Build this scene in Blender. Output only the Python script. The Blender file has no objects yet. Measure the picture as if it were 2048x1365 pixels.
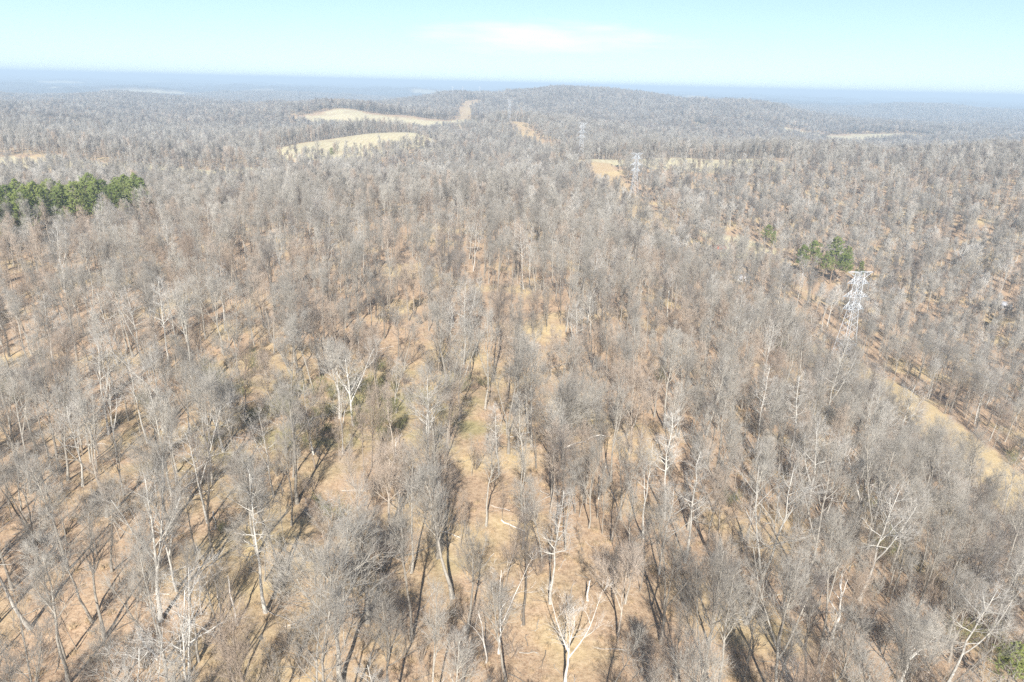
import bpy, math, random
import numpy as np
from mathutils import Matrix, Vector

rad = math.radians
S = bpy.context.scene
COL = S.collection

# ------------------------------------------------------------------ camera, sky, sun, exposure
CAM_Z = 62.0
cam = bpy.data.cameras.new('camera')
cam.lens = 24.0
cam.sensor_width = 36.0
cam.clip_start = 0.5
cam.clip_end = 120000.0
camo = bpy.data.objects.new('camera', cam)
COL.objects.link(camo)
_p, _r = rad(20.65), rad(1.4)
_F = Vector((0, math.cos(_p), -math.sin(_p)))
_U0 = Vector((0, math.sin(_p), math.cos(_p)))
_R = Vector((1, 0, 0)) * math.cos(_r) + _U0 * math.sin(_r)
_U = _U0 * math.cos(_r) - Vector((1, 0, 0)) * math.sin(_r)
M = Matrix.Identity(4)
for i in range(3):
    M[i][0], M[i][1], M[i][2] = _R[i], _U[i], -_F[i]
M[2][3] = CAM_Z
camo.matrix_world = M
S.camera = camo

SUN_EL, SUN_AZ = rad(41), rad(181.0)      # azimuth the light comes from, measured from +Y towards +X
W = bpy.data.worlds.new('World')
S.world = W
W.use_nodes = True
wn, wl = W.node_tree.nodes, W.node_tree.links
wn.clear()
sky = wn.new('ShaderNodeTexSky')
sky.sky_type = 'NISHITA'
sky.sun_disc = False
sky.sun_elevation = SUN_EL
sky.sun_rotation = SUN_AZ
sky.altitude = 250
sky.air_density = 0.8
sky.dust_density = 0.1
sky.ozone_density = 4.5
bg = wn.new('ShaderNodeBackground')
bg.inputs['Strength'].default_value = 0.084
wo = wn.new('ShaderNodeOutputWorld')
# long pinkish-white overexposed glow painted into the sky, placed by bearing and elevation
def wmath(op, a, b=None):
    m_ = wn.new('ShaderNodeMath'); m_.operation = op
    for s_, v in zip(m_.inputs, (a, b)):
        if v is None: continue
        if hasattr(v, 'links'): wl.new(v, s_)
        else: s_.default_value = v
    return m_.outputs[0]
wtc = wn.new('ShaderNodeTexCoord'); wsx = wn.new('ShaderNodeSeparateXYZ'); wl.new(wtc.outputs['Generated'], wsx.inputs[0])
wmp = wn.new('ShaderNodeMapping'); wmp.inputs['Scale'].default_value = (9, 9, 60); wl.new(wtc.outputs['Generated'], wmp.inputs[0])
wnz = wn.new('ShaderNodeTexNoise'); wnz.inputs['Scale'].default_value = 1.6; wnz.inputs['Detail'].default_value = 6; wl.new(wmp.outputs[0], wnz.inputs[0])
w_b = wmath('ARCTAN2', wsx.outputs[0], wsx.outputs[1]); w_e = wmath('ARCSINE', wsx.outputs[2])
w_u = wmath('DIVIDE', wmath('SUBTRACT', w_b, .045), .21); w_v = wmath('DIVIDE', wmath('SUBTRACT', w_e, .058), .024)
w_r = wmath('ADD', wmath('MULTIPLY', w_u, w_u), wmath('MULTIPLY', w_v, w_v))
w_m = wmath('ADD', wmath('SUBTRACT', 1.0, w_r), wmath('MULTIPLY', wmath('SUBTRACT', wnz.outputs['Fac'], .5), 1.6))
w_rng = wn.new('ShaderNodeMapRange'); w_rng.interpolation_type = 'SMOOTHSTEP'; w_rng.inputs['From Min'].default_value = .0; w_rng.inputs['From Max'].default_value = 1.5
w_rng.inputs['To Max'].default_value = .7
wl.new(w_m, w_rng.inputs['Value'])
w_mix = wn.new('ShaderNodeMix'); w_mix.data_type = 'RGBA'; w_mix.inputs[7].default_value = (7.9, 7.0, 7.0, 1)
wl.new(w_rng.outputs[0], w_mix.inputs[0]); w_veil = wn.new('ShaderNodeMix'); w_veil.data_type = 'RGBA'; wl.new(wmath('MULTIPLY', wmath('POWER', 2.718, wmath('MULTIPLY', wmath('MAXIMUM', w_e, 0.0), -4.0)), .66), w_veil.inputs[0])     # pale haze tint mixed into the sky colour, fading upwards to limit ambient fill
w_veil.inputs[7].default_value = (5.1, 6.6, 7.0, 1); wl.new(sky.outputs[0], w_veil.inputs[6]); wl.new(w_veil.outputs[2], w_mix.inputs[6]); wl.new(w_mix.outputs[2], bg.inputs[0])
wl.new(bg.outputs[0], wo.inputs[0])

sun = bpy.data.lights.new('sun', 'SUN')
sun.energy = 5.0
sun.angle = rad(0.53)
sun.color = (1.0, 0.965, 0.915)
suno = bpy.data.objects.new('sun', sun)
COL.objects.link(suno)
_sd = Vector((math.sin(SUN_AZ) * math.cos(SUN_EL), math.cos(SUN_AZ) * math.cos(SUN_EL), math.sin(SUN_EL)))
suno.rotation_euler = _sd.to_track_quat('Z', 'Y').to_euler()
suno.location = (0, 0, 300)

V = S.view_settings
V.view_transform = 'Standard'
V.look = 'None'
V.exposure = 0.87
V.gamma = 1.0
S.render.engine = 'CYCLES'
S.cycles.use_denoising = False
S.cycles.max_bounces = 4
S.cycles.diffuse_bounces = 2
S.cycles.volume_bounces = 0
S.cycles.pixel_filter_type = 'BLACKMAN_HARRIS'

# ------------------------------------------------------------------ helpers
def tag(o, label=None, cat=None, group=None, kind=None):
    if label: o['label'] = label
    if cat: o['category'] = cat
    if group: o['group'] = group
    if kind: o['kind'] = kind
    return o

def link(name, me, parent=None, col=COL):
    o = bpy.data.objects.new(name, me)
    col.objects.link(o)
    if parent: o.parent = parent
    return o

def mesh_np(name, V_, F3=None, F4=None, mats=(), mi3=None, mi4=None, smooth=False):
    """mesh from numpy arrays of vertices, triangles and quads"""
    me = bpy.data.meshes.new(name)
    F3 = np.zeros((0, 3), int) if F3 is None else F3
    F4 = np.zeros((0, 4), int) if F4 is None else F4
    n3, n4 = len(F3), len(F4)
    me.vertices.add(len(V_))
    me.vertices.foreach_set('co', np.asarray(V_, np.float32).ravel())
    me.loops.add(n3 * 3 + n4 * 4)
    me.loops.foreach_set('vertex_index', np.concatenate([F3.ravel(), F4.ravel()]).astype(np.int32))
    me.polygons.add(n3 + n4)
    ls = np.concatenate([np.arange(n3) * 3, n3 * 3 + np.arange(n4) * 4]).astype(np.int32)
    me.polygons.foreach_set('loop_start', ls)
    if mi3 is not None or mi4 is not None:
        a = np.zeros(n3, int) if mi3 is None else mi3
        b = np.zeros(n4, int) if mi4 is None else mi4
        me.polygons.foreach_set('material_index', np.concatenate([a, b]).astype(np.int32))
    for m in mats: me.materials.append(m)
    me.update(calc_edges=True)
    if smooth: me.polygons.foreach_set('use_smooth', np.ones(n3 + n4, bool))
    return me

class Acc:
    """collects tubes and cones into one mesh"""
    def __init__(s): s.v, s.f3, s.f4, s.m3, s.m4, s.n = [], [], [], [], [], 0
    def _frame(s, d):
        d = d / (np.linalg.norm(d, axis=-1, keepdims=True) + 1e-9)
        ref = np.where(np.abs(d[..., 2:3]) < .9, np.array([0, 0, 1.]), np.array([1., 0, 0]))
        a = np.cross(d, ref); a /= np.linalg.norm(a, axis=-1, keepdims=True) + 1e-9
        return a, np.cross(d, a)
    def tubes(s, P, R_, k=4, mat=0):
        """P (N,m,3) polylines, R_ (N,m) radii; k-sided tubes, closed at the tip"""
        P = np.asarray(P, float); R_ = np.asarray(R_, float)
        N, m = P.shape[:2]
        T = np.gradient(P, axis=1)
        a, b = s._frame(T.mean(axis=1))
        ang = np.arange(k) * 2 * math.pi / k
        off = a[:, None, None, :] * np.cos(ang)[None, None, :, None] + b[:, None, None, :] * np.sin(ang)[None, None, :, None]
        v = P[:, :, None, :] + off * R_[:, :, None, None]
        s.v.append(v.reshape(-1, 3))
        i = np.arange(N)[:, None, None] * m * k + np.arange(m - 1)[None, :, None] * k
        j = np.arange(k)[None, None, :]; j2 = (j + 1) % k
        q = np.stack([i + j, i + j2, i + k + j2, i + k + j], -1).reshape(-1, 4) + s.n
        s.f4.append(q); s.m4.append(np.full(len(q), mat))
        base = np.arange(N)[:, None] * m * k + (m - 1) * k
        for t in range(1, k - 1):
            tri = np.stack([base[:, 0], base[:, 0] + t, base[:, 0] + t + 1], -1) + s.n
            s.f3.append(tri); s.m3.append(np.full(len(tri), mat))
        s.n += N * m * k
    def cones(s, A, B, r, mat=0):
        """three-sided tapering twigs from A to B"""
        A = np.asarray(A, float); B = np.asarray(B, float)
        N = len(A)
        r = np.broadcast_to(r, (N,))
        a, b = s._frame(B - A)
        vs = []
        for t in range(3):
            c, q = math.cos(t * 2.0944), math.sin(t * 2.0944)
            vs.append(A + (a * c + b * q) * r[:, None])
        vs.append(B)
        s.v.append(np.stack(vs, 1).reshape(-1, 3))
        i = np.arange(N)[:, None] * 4 + s.n
        for x, y in ((0, 1), (1, 2), (2, 0)):
            s.f3.append(np.concatenate([i + x, i + y, i + 3], 1)); s.m3.append(np.full(N, mat))
        s.n += N * 4
    def blades(s, A, B, r, mat=0):
        s.cones(A, B, r, mat)
    def box(s, c, h, mat=0, rz=0.0):
        c = np.array(c, float); h = np.array(h, float)
        u = np.array([[x, y, z] for z in (-1, 1) for x, y in ((-1, -1), (1, -1), (1, 1), (-1, 1))], float) * h
        cs, sn = math.cos(rz), math.sin(rz)
        u = np.stack([u[:, 0] * cs - u[:, 1] * sn, u[:, 0] * sn + u[:, 1] * cs, u[:, 2]], 1) + c
        s.v.append(u)
        q = np.array([[3, 2, 1, 0], [4, 5, 6, 7], [0, 1, 5, 4], [1, 2, 6, 5], [2, 3, 7, 6], [3, 0, 4, 7]]) + s.n
        s.f4.append(q); s.m4.append(np.full(6, mat)); s.n += 8
    def quad(s, pts, mat=0):
        s.v.append(np.array(pts, float)); s.f4.append(np.arange(4)[None] + s.n); s.m4.append(np.array([mat])); s.n += 4
    def arrays(s):
        z3 = np.concatenate(s.f3) if s.f3 else np.zeros((0, 3), int)
        z4 = np.concatenate(s.f4) if s.f4 else np.zeros((0, 4), int)
        m3 = np.concatenate(s.m3) if s.m3 else np.zeros(0, int)
        m4 = np.concatenate(s.m4) if s.m4 else np.zeros(0, int)
        return np.concatenate(s.v), z3, z4, m3, m4
    def mesh(s, name, mats, smooth=False):
        v, a, b, c, d = s.arrays()
        return mesh_np(name, v, a, b, mats, c, d, smooth)

# ------------------------------------------------------------------ materials
def new_mat(name):
    m = bpy.data.materials.new(name); m.use_nodes = True
    n, l = m.node_tree.nodes, m.node_tree.links
    n.clear()
    out = n.new('ShaderNodeOutputMaterial'); b = n.new('ShaderNodeBsdfPrincipled')
    b.inputs['Roughness'].default_value = .9
    b.inputs['Specular IOR Level'].default_value = .15
    l.new(b.outputs[0], out.inputs[0])
    return m, n, l, b

def mixc(n, l, fac, a, b, mode='MIX'):
    x = n.new('ShaderNodeMix'); x.data_type = 'RGBA'; x.blend_type = mode
    for s_, v in ((x.inputs[0], fac), (x.inputs[6], a), (x.inputs[7], b)):
        if hasattr(v, 'links'): l.new(v, s_)
        elif isinstance(v, (int, float)): s_.default_value = v
        else: s_.default_value = (*v, 1)
    return x.outputs[2]

def noise(n, l, scale, detail=3, vec=None, rough=.55):
    t = n.new('ShaderNodeTexNoise'); t.inputs['Scale'].default_value = scale
    t.inputs['Detail'].default_value = detail; t.inputs['Roughness'].default_value = rough
    if vec is not None: l.new(vec, t.inputs['Vector'])
    return t.outputs['Fac']

def ramp(n, l, fac, stops):
    r = n.new('ShaderNodeValToRGB'); l.new(fac, r.inputs[0])
    while len(r.color_ramp.elements) < len(stops): r.color_ramp.elements.new(.5)
    for e, (p_, c) in zip(r.color_ramp.elements, stops): e.position = p_; e.color = (*c, 1)
    return r.outputs[0]

def tint_attr(n):
    a = n.new('ShaderNodeAttribute'); a.attribute_type = 'INSTANCER'; a.attribute_name = 'tint'
    return a.outputs['Fac']

def bark(name, dark, mid, pale, scale=2.5):
    """bark colour: 'tint' (0..1) of the single tree picks dark to pale; blotches on top"""
    m, n, l, b = new_mat(name)
    c = ramp(n, l, tint_attr(n), [(0, dark), (.5, mid), (1, pale)])
    tc = n.new('ShaderNodeTexCoord')
    nz = noise(n, l, scale, 4, tc.outputs['Object'])
    f = ramp(n, l, nz, [(.3, (.72, .71, .70)), (.68, (1.22, 1.21, 1.18))])
    l.new(mixc(n, l, 1.0, c, f, 'MULTIPLY'), b.inputs['Base Color'])
    return m

def plain(name, col, rough=.8, metal=0.0, var=.12, scale=1.5):
    m, n, l, b = new_mat(name)
    tc = n.new('ShaderNodeTexCoord')
    nz = noise(n, l, scale, 4, tc.outputs['Object'])
    f = ramp(n, l, nz, [(.3, (1 - var,) * 3), (.7, (1 + var,) * 3)])
    l.new(mixc(n, l, 1.0, col, f, 'MULTIPLY'), b.inputs['Base Color'])
    b.inputs['Roughness'].default_value = rough; b.inputs['Metallic'].default_value = metal
    return m

MB = dict(
    grey=bark('bark_grey', (.20, .18, .15), (.33, .30, .255), (.46, .43, .37)),
    pale=bark('bark_pale', (.40, .375, .33), (.50, .475, .425), (.60, .575, .52), 1.4),
    rosy=bark('bark_rosy', (.26, .215, .17), (.36, .305, .245), (.45, .39, .32)),
    dark=bark('bark_dark', (.12, .105, .09), (.175, .155, .13), (.24, .215, .18)),
)
MT = dict(
    grey=bark('twigs_grey', (.21, .19, .165), (.325, .30, .26), (.44, .41, .36)),
    pale=bark('twigs_pale', (.36, .335, .30), (.46, .43, .385), (.56, .53, .48)),
    rosy=bark('twigs_rosy', (.29, .225, .175), (.375, .305, .24), (.455, .38, .31)),
    dark=bark('twigs_dark', (.15, .13, .115), (.21, .185, .165), (.28, .25, .225)),
    olive=bark('twigs_olive', (.15, .155, .07), (.22, .22, .10), (.30, .285, .14)),
)
M_NEEDLE = bark('pine_needles', (.15, .195, .06), (.23, .28, .085), (.32, .36, .12), .5)
def add_translucent(m, f):
    n, l = m.node_tree.nodes, m.node_tree.links
    b = [x for x in n if x.type == 'BSDF_PRINCIPLED'][0]; o = [x for x in n if x.type == 'OUTPUT_MATERIAL'][0]
    t = n.new('ShaderNodeBsdfTranslucent'); l.new(b.inputs['Base Color'].links[0].from_socket, t.inputs['Color'])
    x = n.new('ShaderNodeMixShader'); x.inputs[0].default_value = f
    l.new(b.outputs[0], x.inputs[1]); l.new(t.outputs[0], x.inputs[2]); l.new(x.outputs[0], o.inputs[0])
add_translucent(M_NEEDLE, .3)
M_PTRUNK = bark('pine_bark', (.20, .15, .11), (.26, .20, .15), (.33, .26, .20))
M_DEAD = bark('bleached_wood', (.44, .39, .34), (.58, .54, .48), (.68, .64, .58), 1.2)
M_STEEL = plain('galvanised_steel', (.54, .555, .56), .5, .0, .06)

# ------------------------------------------------------------------ terrain heights
CP = np.array([
 # the ridge the drone hangs over
 (0,-400,-6),(-400,-300,-8),(400,-300,-40),(0,-120,0),(0,0,0),(-60,0,0),(60,0,-8),(0,57,0),(-54,55,0),(0,108,0),(0,169,1),(0,241,0),
 (0,333,-3),(0,404,-7),(0,480,-13),(0,560,-19),(0,640,-22),(-88,103,0),(-137,170,-1),(-182,238,-1),(-220,330,-5),(-260,410,-11),
 (-290,500,-19),(-310,540,-28),(-230,545,-28),(-400,560,-27),(-330,622,-13.5),(-430,642,-12.5),(-230,622,-15),(-330,700,-22),(-120,330,-3),(-120,450,-10),(-140,560,-19),(-300,200,-6),(-420,330,-8),
 # slope down to the valley on the right
 (54,134,-9),(68,68,-10),(71,103,-14),(62,213,-9),(50,300,-13),(76,310,-25),(60,380,-21),(40,380,-13),(110,100,-29),(135,154,-38),(131,212,-34.5),(129,240,-36),(108,330,-28),
 (87,441,-20),(96,562,-24),(88,674,-12),(60,480,-17),(50,560,-21),(181,379,-41),(175,280,-45),(200,190,-46),(260,250,-43),(140,417,-31),(247,503,-32),(295,613,-18),
 (343,723,-6),(353,485,-12),(465,650,3),(310,340,-33),(420,300,-25),(180,500,-30),(170,590,-23),(500,420,-10),
 # hay field right of the second tower, ground behind it
 (87,735,-10.5),(235,690,-4),(160,715,-6.5),(100,870,-24),(250,850,-20),(420,900,-26),(65,712,-9.5),(300,760,-5),
 (0,750,-24),(0,900,-24),(0,1050,-16),(-14,1211,1),(10,1330,-8),(-40,1600,-22),(90,1200,-8),(150,1400,-20),
 # hay fields left of the line
 (-190,808,-8),(-126,921,-1.5),(-222,712,-10),(-222,655,-26),(-150,660,-27),(-70,720,-29),(-60,860,-24),(-190,900,-2),(-100,840,-10),(-60,800,-20),(-130,1020,-22),(-200,1180,-33),(-320,1300,-38),(-130,1300,-42),(-220,1300,-42),(-250,1400,-21),(-400,1400,-20),(-130,1400,-19),(-360,1470,-3),(-106,1456,-9),
 (-235,1470,-12),(-300,1750,-18),(-150,1750,-22),
 # far left plateau
 (-782,1338,-28),(-600,1000,-27),(-450,800,-25),(-900,1600,-34),(-1200,1850,-26),(-1500,2200,-45),(-1500,2700,-18),(-2300,2700,-12),(-1900,3700,-64),(-1700,4900,-25),(-700,3600,-58),(-700,2000,-24),(-1800,1600,-20),
 (-1000,2700,-50),(-400,2200,-22),
 # the round hill the line climbs, and the broad valley right of it
 (140,2797,36),(-250,2650,8),(-110,2300,2),(400,2700,30),(830,2460,6),(300,2100,-12),(600,1300,-42),(790,1650,-58),(870,1760,-50),(950,1890,-38),(760,1880,-42),(1200,1500,-48),(500,1150,-36),
 (1500,2400,-50),(1900,2800,-52),(1100,3000,-35),(0,3500,-20),(-1000,4000,-55),(1450,4100,-24),(1000,3900,-55),(1900,4200,-50),(1900,3500,-58),(2350,4300,-10),(2850,4600,-18),(1200,4800,-60),
 (-2600,3000,-50),(2800,1800,-45),(900,600,-15),(900,200,-30),(-900,200,-15),(0,-2000,-20),(2000,-1000,-30),(-2000,-1000,-25),
], float)

def warp(x, y):
    d = np.hypot(x, y) + 1e-6
    rho = np.log1p(d / 110.0)
    return np.stack([rho * x / d, rho * y / d], -1)

def tps(r2): return .5 * r2 * np.log(r2 + 1e-12)
_q = warp(CP[:, 0], CP[:, 1])
_K = tps(((_q[:, None] - _q[None]) ** 2).sum(-1)) + np.eye(len(CP)) * 2e-4
_Pm = np.concatenate([np.ones((len(CP), 1)), _q], 1)
_A = np.block([[_K, _Pm], [_Pm.T, np.zeros((3, 3))]])
_sol = np.linalg.solve(_A, np.concatenate([CP[:, 2], np.zeros(3)]))

_rg = np.random.default_rng(11)
def _waves(n, lo, hi):
    k = np.exp(_rg.uniform(math.log(lo), math.log(hi), n)); a = _rg.uniform(0, 2 * math.pi, n)
    return 2 * math.pi / k * np.cos(a), 2 * math.pi / k * np.sin(a), _rg.uniform(0, 6.28, n)
_w_small, _w_mid, _w_big = _waves(14, 14, 60), _waves(14, 120, 420), _waves(26, 900, 3600)
def wsum(w, x, y):
    o = np.zeros(np.shape(x))
    for a, b, c in zip(*w): o = o + np.sin(a * x + b * y + c)
    return o / math.sqrt(len(w[0]))
def sstep(a, b, x):
    t = np.clip((x - a) / (b - a), 0, 1); return t * t * (3 - 2 * t)

def height(x, y):
    x = np.asarray(x, float); y = np.asarray(y, float)
    sh = x.shape; x = x.ravel(); y = y.ravel()
    d = np.hypot(x, y)
    out = np.empty(len(x))
    for i in range(0, len(x), 20000):
        q = warp(x[i:i + 20000], y[i:i + 20000])
        r2 = ((q[:, None] - _q[None]) ** 2).sum(-1)
        out[i:i + 20000] = tps(r2) @ _sol[:-3] + _sol[-3] + q @ _sol[-2:]
    far = sstep(3800, 6500, d)
    fz = -50 + np.clip(wsum(_w_big, x, y), -1.6, 1.7) * (27 - 8 * sstep(9000, 20000, d)) + 8 * sstep(9000, 22000, d)
    z = out * (1 - far) + fz * far
    z += wsum(_w_small, x, y) * .35 * (1 - sstep(300, 900, d)) + wsum(_w_mid, x, y) * (.5 + 3.0 * sstep(900, 2500, d))
    return z.reshape(sh)

# ------------------------------------------------------------------ open land (world outlines)
def pip(poly, x, y):
    poly = np.asarray(poly, float); c = np.zeros(np.shape(x), bool)
    j = len(poly) - 1
    for i in range(len(poly)):
        xi, yi = poly[i]; xj, yj = poly[j]
        c ^= ((yi > y) != (yj > y)) & (x < (xj - xi) * (y - yi) / (yj - yi + 1e-12) + xi)
        j = i
    return c
def seg_dist(pts, x, y):
    best = np.full(np.shape(x), 1e9)
    for (x0, y0), (x1, y1) in zip(pts[:-1], pts[1:]):
        dx, dy = x1 - x0, y1 - y0
        t = np.clip(((x - x0) * dx + (y - y0) * dy) / (dx * dx + dy * dy), 0, 1)
        best = np.minimum(best, np.hypot(x - x0 - t * dx, y - y0 - t * dy))
    return best

FIELDS = {   # name -> outline
 'hay_field': [(-262,735),(-225,690),(-165,735),(-118,790),(-84,860),(-90,940),(-128,985),(-190,935),(-250,860)],
 'far_field': [(-480,1400),(-400,1360),(-290,1370),(-200,1400),(-70,1385),(-50,1450),(-170,1520),(-260,1500),(-350,1540),(-440,1490)],
 'ridge_field': [(66,705),(140,668),(200,655),(250,640),(262,690),(240,735),(160,752),(70,762)],
 'lane_field': [(-520,622),(-330,594),(-170,598),(-170,630),(-330,640),(-520,668)],
 'lawn': [(120,390),(158,396),(172,436),(152,458),(124,446)],
 'valley_field': [(640,1730),(800,1640),(960,1700),(1090,1800),(1010,1900),(850,1880),(680,1890)],
 'valley_pasture': [(430,1830),(500,1790),(560,1830),(500,1900)],
 'hill_clearing': [(170,2480),(235,2470),(260,2530),(200,2560)],
 'valley_meadow': [(360,1560),(430,1540),(440,1620),(380,1640)],
 'left_meadow': [(-2500,4300),(-2000,4300),(-1900,4900),(-2300,4950),(-2700,4700)],
 'left_pasture': [(-2330,3050),(-2120,3050),(-2100,3180),(-2350,3180)],
}
ROW = [(150,-60),(136,154),(133,212),(118,300),(100,400),(90,470),(84,580),(80,690),(66,740),(40,930),(-8,1200)]
ROWF = [(-95,1470),(-125,1750),(-145,2000),(-150,2250),(-120,2420)]
TOWERS = [(129,240,0),(96,562,0),(65,712,0),(-14,1211,0)]
def masks(x, y, warp_amt=1.0):
    d = np.hypot(x, y)
    s = warp_amt * np.clip(d / 140, 1, 6)
    xx = x + wsum(_w_small, x, y) * s * .8; yy = y + wsum(_w_small, y + 71, x - 13) * s
    reg = np.zeros(np.shape(x), int)
    for i, (nm, poly) in enumerate(FIELDS.items()):
        reg[pip(poly, xx, yy)] = i + 1
    w = np.where(y < 258, 14, np.where(y < 425, -1, 16))
    reg[(seg_dist(ROW, xx, yy) < w) & (reg == 0)] = 100
    reg[(seg_dist(ROWF, xx, yy) < 17) & (reg == 0)] = 101
    reg[(np.hypot(x + 14, y - 1195) < 38) & (reg == 0)] = 100
    return reg

# ------------------------------------------------------------------ ground sheet
rings = np.concatenate([[3.0], np.geomspace(12, 26000, 430)])
th = np.radians(np.concatenate([np.arange(-54, 54.01, .24), np.arange(58, 303, 5.0)]))
DD, TT = np.meshgrid(rings, th, indexing='ij')
GX, GY = DD * np.sin(TT), DD * np.cos(TT)
GZ = height(GX, GY)
GREG = masks(GX, GY)
canopy = sstep(4300, 5200, DD) * (GREG == 0)
_open = sstep(.85, 1.15, wsum(_w_mid, GX * .2, GY * .12) + .25 * wsum(_w_small, GX * .02, GY * .02)) * sstep(4300, 5200, DD)
GZ = GZ + canopy * (1 - _open) * (11 + 3.5 * wsum(_w_small, GX * .25, GY * .25) + 3 * wsum(_w_mid, GX * 1.4, GY * 1.4))
nr, na = DD.shape
vid = np.arange(nr * na).reshape(nr, na)
a_ = vid[:-1]; b_ = vid[1:]
quads = np.stack([a_, np.roll(a_, -1, 1), np.roll(b_, -1, 1), b_], -1).reshape(-1, 4)[:, ::-1]
GV = np.stack([GX, GY, GZ], -1).reshape(-1, 3)
cen = GV[quads].mean(1)
freg = masks(cen[:, 0], cen[:, 1])

def ground_material():
    m, n, l, b = new_mat('forest_ground')
    geo = n.new('ShaderNodeNewGeometry'); pos = geo.outputs['Position']
    def at(nm):
        a = n.new('ShaderNodeAttribute'); a.attribute_name = nm; return a.outputs['Fac']
    n1 = noise(n, l, .045, 4, pos); n2 = noise(n, l, 1.1, 6, pos, .7); n3 = noise(n, l, .16, 4, pos); n4 = noise(n, l, 4.5, 3, pos, .7)
    litter = ramp(n, l, n2, [(.28, (.175, .112, .070)), (.5, (.365, .243, .152)), (.70, (.52, .38, .25))])
    litter = mixc(n, l, ramp(n, l, n4, [(.42, (0, 0, 0)), (.66, (.8, .8, .8))]), litter, (.50, .38, .255))
    n5 = noise(n, l, 2.6, 5, pos, .75)
    litter = mixc(n, l, ramp(n, l, n5, [(.53, (0, 0, 0)), (.68, (.75, .75, .75))]), litter, (.145, .10, .07))
    straw = ramp(n, l, n2, [(.25, (.36, .265, .135)), (.5, (.50, .385, .205)), (.75, (.62, .50, .30))])
    moss = ramp(n, l, n2, [(.25, (.17, .16, .065)), (.6, (.31, .285, .13)), (.8, (.42, .38, .2))])
    base = mixc(n, l, ramp(n, l, n1, [(.50, (0, 0, 0)), (.66, (.85, .85, .85))]), litter, straw)
    gm = n.new('ShaderNodeMath'); gm.operation = 'MULTIPLY'; l.new(at('moss'), gm.inputs[0])
    l.new(ramp(n, l, n3, [(.36, (0, 0, 0)), (.62, (1, 1, 1))]), gm.inputs[1])
    base = mixc(n, l, gm.outputs[0], base, moss)
    hay = ramp(n, l, n3, [(.3, (.44, .365, .23)), (.5, (.53, .455, .295)), (.7, (.50, .465, .27))])
    wv = n.new('ShaderNodeTexWave'); wv.inputs['Scale'].default_value = .05; wv.inputs['Distortion'].default_value = 1.5; wv.inputs['Detail'].default_value = 3
    l.new(pos, wv.inputs['Vector'])
    hay = mixc(n, l, ramp(n, l, wv.outputs['Fac'], [(.35, (0, 0, 0)), (.8, (.4, .4, .4))]), hay, (.40, .34, .20))
    hay = mixc(n, l, ramp(n, l, noise(n, l, .03, 5, pos), [(.52, (0, 0, 0)), (.68, (.5, .5, .5))]), hay, (.36, .27, .17))
    base = mixc(n, l, at('hay'), base, hay)
    base = mixc(n, l, at('dry'), base, straw)
    nf = noise(n, l, .011, 5, pos); 
    can = ramp(n, l, nf, [(.3, (.085, .08, .07)), (.6, (.14, .125, .11)), (.75, (.10, .105, .075))])
    base = mixc(n, l, at('canopy'), base, can)
    l.new(base, b.inputs['Base Color'])
    bp = n.new('ShaderNodeBump'); bp.inputs['Strength'].default_value = .6; bp.inputs['Distance'].default_value = .25
    l.new(n2, bp.inputs['Height']); l.new(bp.outputs[0], b.inputs['Normal'])
    return m
M_GROUND = ground_material()

regs = {0: 'ground', 100: 'power_line_clearing', 101: 'power_line_cut'}
for i, nm in enumerate(FIELDS): regs[i + 1] = nm
GRASSY = [i + 1 for i in range(len(FIELDS))]
hayv = np.isin(GREG, GRASSY).astype(float) + _open * (GREG == 0)
dryv = (GREG >= 100).astype(float) * np.where(DD < 320, .75, .45)
mossv = np.exp(-(((GX + 28) / 26) ** 2 + ((GY - 122) / 22) ** 2)) + .6 * np.exp(-(((GX + 55) / 20) ** 2 + ((GY - 105) / 14) ** 2)) \
    + .5 * np.exp(-(((GX + 5) / 9) ** 2 + ((GY - 118) / 9) ** 2)) + .45 * np.exp(-(((GX + 14) / 30) ** 2 + ((GY - 75) / 10) ** 2))
canv = canopy * (1 - _open)
for r_, nm in regs.items():
    fs = quads[freg == r_]
    if not len(fs): continue
    used, inv = np.unique(fs, return_inverse=True)
    me = mesh_np(nm, GV[used], None, inv.reshape(-1, 4), [M_GROUND], smooth=True)
    for an, av in (('hay', hayv), ('dry', dryv), ('moss', mossv * .75), ('canopy', canv)):
        at_ = me.attributes.new(an, 'FLOAT', 'POINT'); at_.data.foreach_set('value', av.ravel()[used].astype(np.float32))
    tag(link(nm, me), kind='structure')

# ------------------------------------------------------------------ tree growing
def unit(v): return v / (np.linalg.norm(v, axis=-1, keepdims=True) + 1e-9)

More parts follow.
